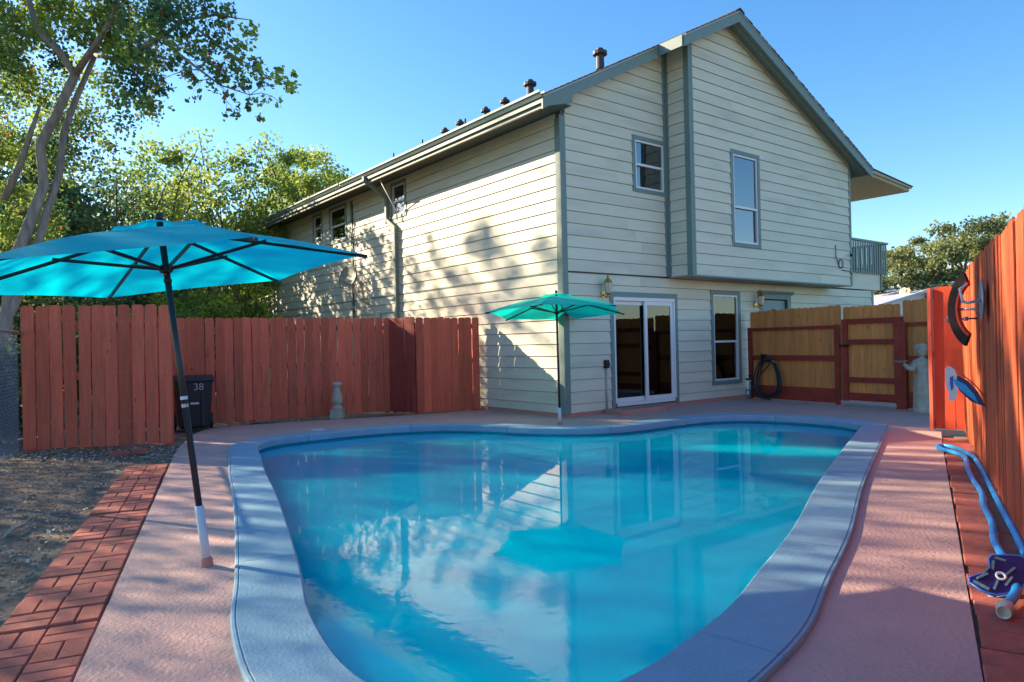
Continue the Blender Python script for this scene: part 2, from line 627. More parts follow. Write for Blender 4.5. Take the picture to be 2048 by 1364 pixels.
# joint edge of the deck (visible slab thickness on the left and right)
e = MB()
for lp in (deck_outer,):
    for i in range(len(lp)):
        a, b = lp[i], lp[(i + 1) % len(lp)]
        e.add([(a[0], a[1], 0), (b[0], b[1], 0), (b[0], b[1], -0.08), (a[0], a[1], -0.08)], [(0, 1, 2, 3)])
e.build('deck_edge', DECK, dk)

# basin
bs = MB()
n = len(wall_l)
cx_, cy_ = 0.6, 7.2
top = [(p.x, p.y, -0.02) for p in wall_l]
lip = [(p.x, p.y, -0.20) for p in wall_l]
low = [(p.x * 0.97 + cx_ * 0.03, p.y * 0.97 + cy_ * 0.03, -0.95) for p in wall_l]
mid = [(p.x * 0.55 + cx_ * 0.45, p.y * 0.55 + cy_ * 0.45, -1.5) for p in wall_l]
vs = top + lip + low + mid + [(cx_, cy_, -1.7)]
fs = []
for r_ in range(3):
    for i in range(n):
        j = (i + 1) % n
        fs.append((r_ * n + i, r_ * n + j, (r_ + 1) * n + j, (r_ + 1) * n + i))
for i in range(n):
    fs.append((3 * n + i, 3 * n + (i + 1) % n, 4 * n))
bs.add(vs, fs)
tag(bs.build('pool_basin', PLASTER, smooth=True), 'blue plastered pool basin under the water', kind='structure')
wt = fill_with_hole('pool_water', offset_loop(inner, 0.048), None, -0.085, WATER)
tag(wt, 'calm blue pool water mirroring the house', kind='structure')

# coping cast in sections
coping = thing('pool_coping', 'wide blue painted concrete coping around the pool', 'coping')
sec = 13
i = 0
N_ = len(inner)
while i < N_:
    j = min(i + sec, N_)
    if N_ - j < 5:
        j = N_
    cb = MB()
    ring = []
    # profile across from inner to outer: (offset, z)
    prof = [(0.03, -0.065), (-0.006, -0.06), (-0.010, 0.018), (0.002, 0.029), (0.312, 0.027), (0.315, 0.021), (0.319, 0.021), (0.322, 0.027), (0.334, 0.025), (0.340, 0.012), (0.341, -0.02)]
    k = i
    while k <= j:
        p = inner[k % N_]
        t = (inner[(k + 1) % N_] - inner[(k - 1) % N_]).normalized()
        nn = Vector((t.y, -t.x))
        sh = 0.003 if k == i else (-0.003 if k == j else 0)
        kw = rim_width(p) - 0.335
        for o_, z_ in prof:
            o_ = o_ + kw if o_ > .2 else o_
            ring.append((p.x + nn.x * o_ + t.x * sh, p.y + nn.y * o_ + t.y * sh, z_ + 0.002 * noise.noise(Vector((p.x * 3, p.y * 3, o_ * 6)))))
        k += 1
    q = len(prof)
    fs = []
    for a in range(j - i):
        for b in range(q - 1):
            fs.append((a * q + b, a * q + b + 1, (a + 1) * q + b + 1, (a + 1) * q + b))
    fs.append(tuple(range(q)))
    fs.append(tuple(range((j - i) * q + q - 1, (j - i) * q - 1, -1)))
    cb.add(ring, fs)
    o = cb.build('coping_stone', COPING, coping, smooth=False)
    for pl in o.data.polygons:
        pl.use_smooth = len(pl.vertices) == 4
    o.data.set_sharp_from_angle(angle=R(22))
    i = j
# thin white waterline
# skimmer lid
sk = MB().lathe([(0.0, 0.004), (0.11, 0.004), (0.115, 0.001)], (-2.98, 10.62, 0.002), 20)
tag(sk.build('skimmer_lid', PVC), 'small round white skimmer lid in the deck by the coping', 'lid')

# dirt yard at the left
db = MB()
nx, ny = 70, 100
x0, x1, y0, y1 = -8.5, -1.2, 1.0, 13.6
gv = []
for a in range(ny + 1):
    for b in range(nx + 1):
        x = x0 + (x1 - x0) * b / nx
        y = y0 + (y1 - y0) * a / ny
        z = -0.035 + 0.02 * noise.noise(Vector((x * 1.3, y * 1.3, 0))) + 0.012 * noise.noise(Vector((x * 5, y * 5, 3)))
        gv.append((x, y, z))
gf = []
for a in range(ny):
    for b in range(nx):
        q = a * (nx + 1) + b
        x = gv[q][0]
        y = gv[q][1]
        # keep clear of the pool
        if x > -1.0 - (y - 2.2) * 0.42 and y < 12.2 and x > -4.6:
            continue
        gf.append((q, q + 1, q + nx + 2, q + nx + 1))
db.add(gv, gf)
tag(db.build('dirt_yard', DIRT, smooth=True), 'bare brown dirt beside the paver path', kind='structure')

# leaf litter and twigs on the dirt (uncountable)
lb = MB()
for k in range(2600):
    y = random.uniform(2.2, 9.2) if k < 1500 else random.gauss(8.6, 0.5)
    xl = -2.35 - (y - 3.1) * 0.425
    x = xl - abs(random.gauss(0, 1.4)) - 0.03 if k < 1500 else random.uniform(-6.4, -4.0)
    if x < -7.5 or y > 11:
        continue
    s = random.uniform(0.008, 0.026)
    a = random.uniform(0, 6.28)
    z = -0.012 + random.uniform(0, 0.012)
    dx, dy = math.cos(a) * s, math.sin(a) * s
    tl = random.uniform(-0.6, 0.6) * s
    lb.add([(x - dx, y - dy, z), (x + dy * 0.5, y - dx * 0.5, z + tl), (x + dx, y + dy, z + abs(tl)), (x - dy * 0.5, y + dx * 0.5, z - tl * 0.3 + 0.003)], [(0, 1, 2), (0, 2, 3)])
for k in range(500):
    y = random.uniform(10.8, 12.9)
    x = random.uniform(-4.9, -1.9)
    if (x + 4.8) * 0.45 + 11.25 > y:
        continue
    s = random.uniform(0.01, 0.03)
    a = random.uniform(0, 6.28)
    dx, dy = math.cos(a) * s, math.sin(a) * s
    lb.add([(x - dx, y - dy, .0), (x + dy * 0.5, y - dx * 0.5, 0.01), (x + dx, y + dy, 0.015), (x - dy * 0.5, y + dx * 0.5, 0.005)], [(0, 1, 2), (0, 2, 3)])
tag(lb.build('leaf_litter', DEADLEAF), 'dead leaves and chips scattered over the dirt', 'leaf litter', kind='stuff')
gb = MB()
for k in range(3500):
    y = random.uniform(1.8, 9.4)
    xl = -2.40 - (y - 3.1) * 0.425
    x = xl - random.random() ** 1.5 * 3.2
    r_ = random.uniform(0.004, 0.013)
    z = -0.024
    a = random.uniform(0, 6)
    c, s = math.cos(a) * r_, math.sin(a) * r_
    gb.add([(x + c, y + s, z), (x - s, y + c, z), (x - c, y - s, z), (x + s, y - c, z), (x, y, z + r_ * 0.9)], [(0, 1, 4), (1, 2, 4), (2, 3, 4), (3, 0, 4)])
tag(gb.build('dirt_clods', DIRT), 'small clods and pebbles on the dirt', 'dirt clods', kind='stuff')

# left paver path: basket-weave bricks
path = thing('paver_path', 'red brick paver path between the dirt and the salmon deck', 'path')
path['kind'] = 'structure'
del path['category']
PV = []
for wx, wy in ((0.199, 0.0965),):
    for v_ in range(3):
        pb = MB()
        j1, j2 = random.uniform(-.002, .002), random.uniform(-.002, .002)
        pb.add([(-wx / 2, -wy / 2, -0.06), (wx / 2, -wy / 2, -0.06), (wx / 2, wy / 2, -0.06), (-wx / 2, wy / 2, -0.06),
                (-wx / 2, -wy / 2, -0.006), (wx / 2, -wy / 2, -0.006), (wx / 2, wy / 2, -0.006), (-wx / 2, wy / 2, -0.006),
                (-wx / 2 + .006, -wy / 2 + .006, j1), (wx / 2 - .006, -wy / 2 + .006, j2), (wx / 2 - .006, wy / 2 - .006, j1), (-wx / 2 + .006, wy / 2 - .006, j2)],
               [(0, 1, 5, 4), (1, 2, 6, 5), (2, 3, 7, 6), (3, 0, 4, 7), (4, 5, 9, 8), (5, 6, 10, 9), (6, 7, 11, 10), (7, 4, 8, 11), (8, 9, 10, 11)])
        PV.append(pb.mesh('brick', PAVER))
P0 = Vector((-3.88, 7.83))           # right far corner of the path
D_ = (Vector((-1.70, 2.66)) - P0).normalized()
Nn = Vector((D_.y, -D_.x))           # towards the dirt
rows = 33
for r_ in range(rows):
    slab = r_ // 2
    rnd_ = random.Random(slab * 7 + 1)
    dz = rnd_.uniform(-0.008, 0.012)
    sl_ = rnd_.uniform(-0.03, 0.03)
    for c_ in range(2):
        cc = P0 + D_ * (0.1 + r_ * 0.203 + 0.006 * slab) + Nn * (0.105 + c_ * 0.203) * (1 if Nn.x < 0 else -1)
        horiz = (r_ + c_) % 2 == 0
        for k in (-1, 1):
            a = math.atan2(D_.y, D_.x) + (math.pi / 2 if horiz else 0) + random.uniform(-.01, .01)
            off = (D_ if horiz else Nn) * 0.0505 * k
            p = cc + off
            o = obj('brick', random.choice(PV), path, (p.x, p.y, 0.002 + dz + sl_ * ((r_ % 2) - .5) * .2 + random.uniform(-.0015, .0015)), a)
# bed under the path, darker joints
bd = MB()
q0 = P0 + Vector((Nn.x, Nn.y)) * (0.0)
sgn = 1 if Nn.x < 0 else -1
pp = [P0 + D_ * 0.0, P0 + D_ * 6.75, P0 + D_ * 6.75 + Nn * 0.42 * sgn, P0 + Nn * 0.42 * sgn]
bd.add([(p.x, p.y, -0.010) for p in pp], [(0, 1, 2, 3)])
bd.build('mortar_bed', material('joint_sand', (0.27, 0.11, 0.09), .95, .3, 20), path)

# right paver strip between deck joint and fence
strip = thing('paver_strip', 'strip of long red pavers along the foot of the tall fence', 'path')
strip['kind'] = 'structure'
del strip['category']
J0, J1 = Vector((4.86, 7.92)), Vector((1.66, 2.5))
JD = (J1 - J0).normalized()
JN = Vector((-JD.y, JD.x))
if JN.x < 0:
    JN = -JN
s = -0.62
L_ = (J1 - J0).length + 2.9
while s < L_:
    ln = random.uniform(0.185, 0.215) if s > 2.5 else random.uniform(0.27, 0.31)
    wd = 0.31
    wv = random.uniform(-.008, .008)
    pb = MB()
    x_ = ln / 2 - .003
    y_ = wd / 2
    pb.add([(-x_, -y_, -.08), (x_, -y_, -.08), (x_, y_, -.08), (-x_, y_, -.08), (-x_, -y_, -.008), (x_, -y_, -.008), (x_, y_, -.008), (-x_, y_, -.008),
            (-x_ + .008, -y_ + .006, 0), (x_ - .008, -y_ + .006, 0), (x_ - .008, y_ - .006, 0), (-x_ + .008, y_ - .006, 0)],
           [(0, 1, 5, 4), (1, 2, 6, 5), (2, 3, 7, 6), (3, 0, 4, 7), (4, 5, 9, 8), (5, 6, 10, 9), (6, 7, 11, 10), (7, 4, 8, 11), (8, 9, 10, 11)])
    c = J0 + JD * (s + ln / 2) + JN * (wd / 2 + 0.012 + wv)
    o = pb.build('brick', PAVER, strip, loc=(c.x, c.y, random.uniform(-.006, .010)), rotz=math.atan2(JD.y, JD.x))
    o.rotation_euler[0] = random.uniform(-.02, .02)
    s += ln
bb = MB()
pp = [J0 + JN * 0.0, J0 + JD * L_, J0 + JD * L_ + JN * 0.6, J0 + JN * 0.6]
bb.add([(p.x, p.y, -0.025) for p in pp], [(0, 1, 2, 3)])
bb.build('sand_bed', DIRT, strip)

# loose objects on the dirt
t = thing('loose_brick', 'faded red brick lying end to end with another on the dirt by the fence', 'brick', (-4.92, 8.47, -0.02), R(33), group='two bricks lying on the dirt')
MB().box(0, 0.2, -0.045, 0.045, 0, 0.057).build('brick_body', PAVER, t)
t = thing('loose_brick', 'faded red brick nearest the deck in the pair on the dirt', 'brick', (-4.74, 8.60, -0.015), R(38), group='two bricks lying on the dirt')
MB().box(0, 0.2, -0.045, 0.045, 0, 0.057).build('brick_body', PAVER, t)
tag(MB().lathe([(0.0, 0.012), (0.05, 0.010), (0.055, 0.0)], (-4.42, 8.35, -0.015), 14, 1.0, 0.5).build('plastic_scrap', GREENPL), 'turquoise plastic scrap on the dirt by the path end', 'scrap')
br = MB().tube([at(0, 1085, 4.9), at(25, 1062, 5.0) + Vector((0, 0, .02)), at(45, 1050, 5.15), at(62, 1035, 5.3)], [.012, .016, .012, .007], 6)
brk = br.build('fallen_branch', DEADLEAF)
brk.location.z = 0.0
tag(brk, 'crooked dead branch lying on the dirt at the left edge', 'branch')

# ------------------------------------------------------------------ fences


def picket_mesh(w_, h_, mats, dog=0.025, nails=(), t_=0.016, seed=0):
    rr = random.Random(seed)
    b = MB()
    x = w_ / 2
    bow = rr.uniform(-.004, .004)
    poly = [(-x, 0), (x, 0), (x + bow, h_ - dog), (x - dog, h_), (-x + dog, h_), (-x + bow, h_ - dog)]
    b.prism(poly, lambda a, c, t: (a, t, c), 0, t_)
    b.cur = 1
    for z in nails:
        for xx in (-x * 0.45, x * 0.4):
            if rr.random() < 0.25:
                continue
            xx += rr.uniform(-.01, .01)
            zz = z + rr.uniform(-.012, .012)
            b.add([(xx - .0045, -.002, zz), (xx, -.002, zz - .0045), (xx + .0045, -.002, zz), (xx, -.002, zz + .0045)], [(0, 1, 2, 3)])
    b.cur = 0
    return b.mesh('fence_board', [mats, NAIL])


def fence(name, label, p0, p1, h_, mat, pitch_, group=None, rails=(0.3, 0.95, 1.6), railmat=None, rails_front=False, h_end=None, z0=0.03,
          widths=(0.138, 0.140, 0.134), nails=True, posts=True, jz=0.008, gap_rand=0.003, cat='fence'):
    p0, p1 = Vector(p0), Vector(p1)
    d = p1 - p0
    L = d.length
    a = math.atan2(d.y, d.x)
    t = thing(name, label, cat, (p0.x, p0.y, 0), a, group)
    ms = [picket_mesh(w_, h_ - z0, mat, nails=(rails if nails else ()), seed=k) for k, w_ in enumerate(widths * 2)]
    n = int(round(L / pitch_))
    for k in range(n):
        x = (k + 0.5) * L / n
        o = obj('fence_board', random.choice(ms), t, (x + random.uniform(-gap_rand, gap_rand), random.uniform(-.002, .002), z0 + random.uniform(-jz, jz)))
        o.rotation_euler = (random.uniform(-.004, .004), random.uniform(-.006, .006), random.uniform(-.02, .02))
        if h_end:
            o.scale.z = 1 + (h_end / h_ - 1) * k / n
    ym = -0.045 if rails_front else 0.022
    for z in rails:
        MB().box(0.01, L - 0.01, ym, ym + 0.04, z - 0.045, z + 0.045).build('rail', railmat or mat, t)
    if posts:
        m_ = max(2, int(L / 2.2) + 1)
        for k in range(m_):
            x = 0.06 + (L - 0.12) * k / (m_ - 1)
            yy = (-0.135 if rails_front else 0.064)
            MB().box(x - .045, x + .045, yy, yy + .09, 0, h_ - 0.1).build('post', railmat or mat, t)
    return t


fence('wooden_fence', 'short near panel of red stained pickets beside the chain link fence', (-6.27, 8.89), (-4.55, 9.29), 1.87, RED, 0.1565, widths=(0.142, 0.146, 0.138), gap_rand=.004)
rear = fence('wooden_fence', 'long rear run of red stained pickets behind the trash bin', (-6.6, 10.64), (-2.30, 13.20), 1.79, RED, 0.1475)
fence('wooden_fence', 'narrow picket side, painted dark maroon for shade, of the small enclosure by the house', (-2.33, 13.17), (-1.765, 12.70), 1.78, material('shaded_fence_stain', (0.38, 0.062, 0.045), 0.75, 0.35, 5, 0.35, 30, (3, 3, .35), rnd=.14), 0.145)  # stain darkened to maroon, standing in for shade from the rear fence
fence('wooden_fence', 'red picket front of the small enclosure ending at the house wall', (-1.747, 12.674), (-0.63, 13.22), 1.76, RED, 0.1375, gap_rand=.006)
# gate latch marks on the rear fence
FA = math.atan2(13.13 - 10.64, -2.42 + 6.6)
fu = Vector((math.cos(FA), math.sin(FA), 0))
fn = Vector((math.sin(FA), -math.cos(FA), 0))
lt = at(681, 675, 12.85)
g_ = MB().tube([lt + fn * .01 + Vector((0, 0, .07)), lt + fn * .05 + Vector((0, 0, .04)), lt + fn * .05 - Vector((0, 0, .04)), lt + fn * .01 - Vector((0, 0, .07))], .008, 6)
bpy.context.view_layer.update()
def attach(o_, par):
    o_.parent = par
    o_.matrix_parent_inverse = par.matrix_world.inverted()
attach(g_.build('gate_handle', BLACK), rear)
l2 = at(686, 700, 12.85)
attach(MB().bar(l2 + fn * .02 - fu * .06, l2 + fn * .02 + fu * .06, .02, .03).build('gate_latch', BLACK), rear)

# tall right fence, orange stain
RF0, RF1 = (5.56, 8.60), (0.61, 0.0)
fence('wooden_fence', 'tall orange red fence running along the right side of the pool', RF0, RF1, 1.97, RIGHTRED, 0.1475, jz=0.02, nails=False, h_end=1.90)
fence('wooden_fence', 'bright orange red two board return at the far end of the tall fence', (5.47, 9.05), (5.79, 8.70), 1.86, ORANGE, 0.235, widths=(0.225, 0.23, 0.225), posts=False, nails=False, rails=(0.1, 1.0))
bmx = MB().box(-.02, .02, -.05, .05, 0.02, 1.85)
o = bmx.build('fence_post', RED, loc=(5.45, 9.07, 0), rotz=R(-48))
tag(o, 'thin weathered red post at the edge of the orange boards', 'post')

# gate fence: cedar boards with red rails in front
GF0 = Vector((5.0, 14.6))
GD = Vector((0.5, -0.866))
GA = math.atan2(GD.y, GD.x)


def gpt(s_):
    return (GF0.x + GD.x * s_, GF0.y + GD.y * s_)


def cedar_panel(s0, s1, label, top_h, boards):
    t = thing('cedar_fence', label, 'fence', (*gpt(s0), 0), GA, 'cedar fence panels with red rails by the gate')
    L = s1 - s0
    ms = [picket_mesh(L / boards - .004 + random.uniform(-.002, .002), top_h - 0.05, CEDAR, dog=.022, seed=k + 40) for k in range(4)]
    for k in range(boards):
        o = obj('fence_board', random.choice(ms), t, ((k + .5) * L / boards, random.uniform(0, .003), .05 + random.uniform(-.008, .01) + 0.03 * k / boards))
    MB().box(.09, L - .09, -.042, -.002, 1.40, 1.46).build('rail', RED2, t)
    MB().box(.09, L - .09, -.042, -.002, 0.80, 0.90).build('rail', RED2, t)
    MB().box(.005, L - .005, -.050, -.044, 0.02, 0.15).build('kick_board', RED2, t)
    MB().box(.005, L - .005, -.046, -.003, 0.155, 0.285).build('kick_board', RED2, t)
    for x in (0.045, L - .045):
        MB().box(x - .045, x + .045, -.092, -.0521, 0.0, 1.47).build('post', RED2, t)
    return t


cedar_panel(0.0, 2.09, 'cedar board fence panel between the house and the gate', 1.80, 15)
cedar_panel(3.24, 4.95, 'cedar board fence panel behind the stone statue', 1.84, 12)
gate = thing('wooden_gate', 'cedar board gate with dark red frame and three cross rails', 'gate', (*gpt(2.13), 0), GA)
GL = 1.07
ms = [picket_mesh(GL / 8 - .005, 1.70, CEDAR, dog=.022, seed=k + 60) for k in range(3)]
for k in range(8):
    obj('fence_board', random.choice(ms), gate, ((k + .5) * GL / 8, 0, .09 + random.uniform(-.006, .008)))
for z0_, z1_ in ((1.47, 1.56), (1.10, 1.19), (0.42, 0.51), (0.14, 0.23)):
    MB().box(.1, GL - .1, -.045, -.002, z0_, z1_).build('rail', RED2, gate)
MB().box(.0, .098, -.050, -.002, .08, 1.56).build('stile', RED2, gate)
MB().box(GL - .098, GL, -.050, -.002, .08, 1.56).build('stile', RED2, gate)
MB().box(.1, GL - .1, -.03, -.002, .09, .135).build('bottom_board', RED2, gate)
MB().box(-.0, GL, -.060, -.02, .005, .045).build('threshold', METAL, gate)
lb2 = MB()
lb2.box(-.06, .0, -.075, -.052, 1.06, 1.10)
lb2.box(.0, .14, -.07, -.052, 1.065, 1.095)
lb2.box(.06, .10, -.095, -.07, 1.05, 1.11)
lb2.build('latch', BLACK, gate)
gp = MB().box(-.05, .05, -.095, -.005, 0, 1.56).build('gate_post', RED2, loc=(*gpt(3.245 - .0), 0), rotz=GA)
gp.location = (*gpt(3.20 + .0), 0)
tag(gp, 'dark red post at the hinge side of the cedar gate', 'post')

# chain link fence at the left edge
cl = thing('chain_link_fence', 'grey chain link fence with top rail at the left edge', 'fence', (-6.30, 8.88, 0), math.atan2(-1.15, 0.58))
wires = MB()
Lc, hc, st_ = 3.2, 1.52, 0.085
k = -int(hc / st_)
while k * st_ < Lc:
    for sgn_ in (1, -1):
        xa = k * st_
        zs = []
        pts = []
        z_a, z_b = 0.02, hc
        xa0 = xa if sgn_ > 0 else xa + hc
        xb0 = xa + hc if sgn_ > 0 else xa
        # clip to 0..Lc
        def lerpz(x):
            return z_a + (x - xa0) / (xb0 - xa0) * (z_b - z_a)
        xl, xr = max(0, min(xa0, xb0)), min(Lc, max(xa0, xb0))
        if xr > xl:
            wires.bar((xl, 0.003 * sgn_, lerpz(xl)), (xr, 0.003 * sgn_, lerpz(xr)), .003, .0022)
    k += 1
w_ = wires.build('wire_mesh', METAL, cl)
w_['kind'] = 'stuff'
MB().tube([(0, 0, hc + .01), (Lc, 0, hc + .01)], .021, 10).build('top_rail', METAL, cl, True)
MB().tube([(3.1, .03, 0), (3.1, .03, hc + .05)], .025, 10).build('post', METAL, cl, True)

# ------------------------------------------------------------------ house (local frame: x along the gable wall, y away along the long wall)
YAW = 0.661919
HC = (0.865, 11.539, 0.0)
house = thing('house', 'two storey house with pale lap siding, grey green trim and a projecting gable bay', 'house', HC, YAW)
EX = 0.2025
Z0 = 2.4446
BAYW = 0.55
U0, U1 = 2.70, 8.63
RIDGE_U, RIDGE_Z, SL, SR = 3.85, 7.50, 0.523, 0.4365


def clip_poly(poly, a, b, c):
    """keep a*x+b*y<=c"""
    out = []
    for i in range(len(poly)):
        p, q = poly[i], poly[(i + 1) % len(poly)]
        fp, fq = a * p[0] + b * p[1] - c, a * q[0] + b * q[1] - c
        if fp <= 0:
            out.append(p)
        if (fp < 0 < fq) or (fq < 0 < fp):
            t = fp / (fp - fq)
            out.append((p[0] + (q[0] - p[0]) * t, p[1] + (q[1] - p[1]) * t))
    return out


def siding(fn, s0, s1, z0, z1, openings=(), clips=(), blen=3.66, label=None, mat=None):
    """courses of lap boards; fn(s, z, out) -> local point, out = distance proud of the wall"""
    k0 = int(math.floor((z0 - Z0) / EX)) - 1
    k1 = int(math.ceil((z1 - Z0) / EX)) + 1
    for k in range(k0, k1):
        za, zb = Z0 + k * EX, Z0 + (k + 1) * EX
        lo, hi = max(za, z0), min(zb - .007, z1)  # gap bares the dark wall core, drawing a lap shadow line
        if hi - lo < 0.01:
            continue
        cuts = [s0]
        x = s0 + random.uniform(0.3, 1.0) * blen
        while x < s1 - 0.4:
            cuts.append(x)
            x += blen * random.uniform(.75, 1.0)
        cuts.append(s1)
        for a, b in zip(cuts[:-1], cuts[1:]):
            rects = [(a + .001, b - .001, lo, hi)]
            for (oa, ob, oz0, oz1) in openings:
                nr = []
                for (ra, rb, rl, rh) in rects:
                    if oa >= rb or ob <= ra or oz0 >= rh or oz1 <= rl:
                        nr.append((ra, rb, rl, rh))
                        continue
                    if oa > ra:
                        nr.append((ra, oa, rl, rh))
                    if ob < rb:
                        nr.append((ob, rb, rl, rh))
                    ma, mb = max(ra, oa), min(rb, ob)
                    if oz0 > rl:
                        nr.append((ma, mb, rl, oz0))
                    if oz1 < rh:
                        nr.append((ma, mb, oz1, rh))
                rects = nr
            for (ra, rb, rl, rh) in rects:
                bd_ = MB()
                poly = [(ra, rl), (rb, rl), (rb, rh), (ra, rh)]
                for cpl in clips:
                    poly = clip_poly(poly, *cpl)
                    if len(poly) < 3:
                        break
                if len(poly) < 3:
                    continue
                nn_ = len(poly)
                fr_ = [fn(s_, z_, 0.027 - 0.019 * (z_ - za) / EX) for s_, z_ in poly]
                bk_ = [fn(s_, z_, 0.0) for s_, z_ in poly]
                fs_ = [tuple(range(nn_))] + [(i_, i_ + nn_, (i_ + 1) % nn_ + nn_, (i_ + 1) % nn_) for i_ in range(nn_)]
                bd_.add(fr_ + bk_, fs_)
                bd_.build('siding_board', mat or SIDING, house)


def face_gable(y):
    return lambda s_, z_, o_: (s_, y - o_, z_)


def face_left(x):
    return lambda s_, z_, o_: (x - o_, s_, z_)


def roof_z(u):
    return RIDGE_Z - SL * (RIDGE_U - u) if u < RIDGE_U else RIDGE_Z - SR * (u - RIDGE_U)


# clips for gable walls, a little below the roof underside
RU = 0.17
clipL = (-SL, 1.0, RIDGE_Z - RU - SL * RIDGE_U)
clipR = (SR, 1.0, RIDGE_Z - RU + SR * RIDGE_U)

win_small = (1.735, 2.675, 3.955, 4.99)
win_bay = (3.92, 4.90, 3.05, 4.94)
door_op = (1.075, 2.90, 0.03, 2.125)
win_low = (3.945, 4.95, 0.325, 2.235)
fdoor_op = (5.66, 6.90, 0.03, 2.27)
siding(face_gable(0), 0.10, U0 - 0.0, 0.07, 6.9, [door_op, win_small], [clipL])
siding(face_gable(0), U0, 10.86, 0.07, Z0 - .03, [door_op, win_low, fdoor_op], blen=3.66)
siding(face_gable(-BAYW), U0 + 0.09, U1 - 0.05, Z0 + .0, 7.4, [win_bay], [clipL, clipR])
siding(lambda s_, z_, o_: (U0 - o_, -s_, z_), 0.09, BAYW - 0.08, Z0, 6.75, [], [(0, 1, 6.72)])
lw_wins = [(5.11, 5.82, 4.17, 5.0), (8.22, 9.32, 4.02, 5.0), (9.80, 10.46, 4.24, 5.0)]
siding(face_left(0), 0.10, 15.40, 0.07, 5.08, lw_wins + [(7.86, 8.0, 0, 5.0)], blen=3.66)

# wall core behind the siding, dark in the board gaps as lap shadow
wb = MB()
wt_ = 0.12


def wall_rects(x0_, x1_, z0_, z1_, ops):
    rects = [(x0_, x1_, z0_, z1_)]
    for (oa, ob, oz0, oz1) in ops:
        nr = []
        for (ra, rb, rl, rh) in rects:
            if oa >= rb or ob <= ra or oz0 >= rh or oz1 <= rl:
                nr.append((ra, rb, rl, rh))
                continue
            if oa > ra:
                nr.append((ra, oa, rl, rh))
            if ob < rb:
                nr.append((ob, rb, rl, rh))
            ma, mb = max(ra, oa), min(rb, ob)
            if oz0 > rl:
                nr.append((ma, mb, rl, oz0))
            if oz1 < rh:
                nr.append((ma, mb, oz1, rh))
        rects = nr
    return rects


sh = lambda o: (o[0] + .06, o[1] - .06, o[2] + .05, o[3] - .06)
for r_ in wall_rects(0.002, 10.86, -0.1, Z0 - .03, [sh(door_op), sh(win_low), sh(fdoor_op)]):
    wb.box(r_[0], r_[1], 0.002, wt_, r_[2], r_[3])
for r_ in wall_rects(0.002, U0, Z0 - .03, 5.05, [sh(win_small)]):
    wb.box(r_[0], r_[1], 0.002, wt_, r_[2], r_[3])
for r_ in wall_rects(U0 + .002, U1 - .002, Z0 + .004, 5.2, [sh(win_bay)]):
    wb.box(r_[0], r_[1], -BAYW + .002, -BAYW + wt_, r_[2], r_[3])
for r_ in wall_rects(0.10, 15.38, -0.1, 5.09, [sh(o_) for o_ in lw_wins]):
    wb.box(0.002, wt_, r_[0] + .03, r_[1], r_[2], r_[3])
# gable triangles
wb.prism([(0.02, 5.05), (U0, 5.05), (U0, roof_z(U0) - .12), (0.02, roof_z(0.02) - .14)], lambda a, c, t_: (a, t_, c), 0.002, wt_)
wb.prism([(U0 + .002, 5.2), (U1 - .002, 5.2), (U1 - .002, roof_z(U1) - .1), (RIDGE_U, RIDGE_Z - .14), (U0 + .002, roof_z(U0) - .14)], lambda a, c, t_: (a, t_, c), -BAYW + .002, -BAYW + wt_)
wb.box(U0 + .002, U0 + .1, -BAYW + .13, -.002, Z0, 6.8)
wb.box(U1 - .12, U1 - .002, -BAYW + .13, 15.3, Z0, 5.2)      # upper right wall
wb.box(10.74, 10.858, .13, 15.3, -.1, 2.40)
wb.box(0.13, 10.7, 15.25, 15.38, -.1, 5.2)
wb.box(0.13, 10.7, 0.13, 15.2, 2.415, 2.44)                 # floor between storeys
wb.box(0.13, 8.5, 0.13, 15.2, 5.02, 5.05)
wb.box(0.13, 10.7, 0.13, 15.2, -.05, 0.09)
wb.box(0.3, 8.5, 3.0, 3.1, 2.45, 5.0)                        # inner partitions
wb.build('wall', DARKROOM, house)
MB().box(-.004, 10.87, -.006, .0015, -.08, .066).build('foundation', PINK, house)
MB().box(-.006, .0015, .002, 15.4, -.08, .066).build('foundation', PINK, house)
# bay underside
MB().box(U0 + .0, U1, -BAYW + .004, -.001, Z0 - .022, Z0 - .002).build('bay_soffit', SOFFIT, house)
MB().box(U0 - .02, U1 + .015, -BAYW - .028, -BAYW + .003, Z0 - .03, Z0 - .001).build('drip_strip', TRIM, house)
MB().box(0.09, U0 - .02, -.026, -.0005, Z0 - .028, Z0 - .002).build('drip_strip', BLACK, house)
MB().box(-.026, -.0005, .0, 15.4, Z0 - .028, Z0 - .002).build('drip_strip', TRIM, house)

# trims


def trim(x0_, x1_, y0_, y1_, z0_, z1_, nm='corner_trim', mt=None):
    return MB().box(x0_, x1_, y0_, y1_, z0_, z1_).build(nm, mt or TRIM, house)


trim(-.030, .095, -.030, -.0008, .06, 5.02)
trim(-.030, -.0008, -.0005, .10, .06, 4.97)
trim(U0 - .095, U0 - .0305, -.028, -.001, Z0, 6.74)                       # inner corner on the wall
trim(U0 - .030, U0 - .0005, -.09, -.0285, Z0, 6.74)
trim(U0 - .030, U0 + .09, -BAYW - .030, -BAYW - .0008, Z0, 6.66)
trim(U0 - .030, U0 - .0008, -BAYW - .0005, -BAYW + .085, Z0, 6.70)
trim(U1 - .05, U1 + .03, -BAYW - .030, -BAYW - .0008, Z0, 5.25)
trim(U1 + .0008, U1 + .03, -BAYW - .0005, -BAYW + .09, Z0, 5.25)
trim(10.80, 10.89, -.030, -.0008, .06, Z0 - .03)
trim(10.862, 10.89, -.0005, .1, .06, Z0 - .03)
trim(-.030, -.0008, 15.30, 15.41, .06, 4.97)
trim(-.032, -.0008, 7.87, 7.99, .06, 4.97, 'batten')
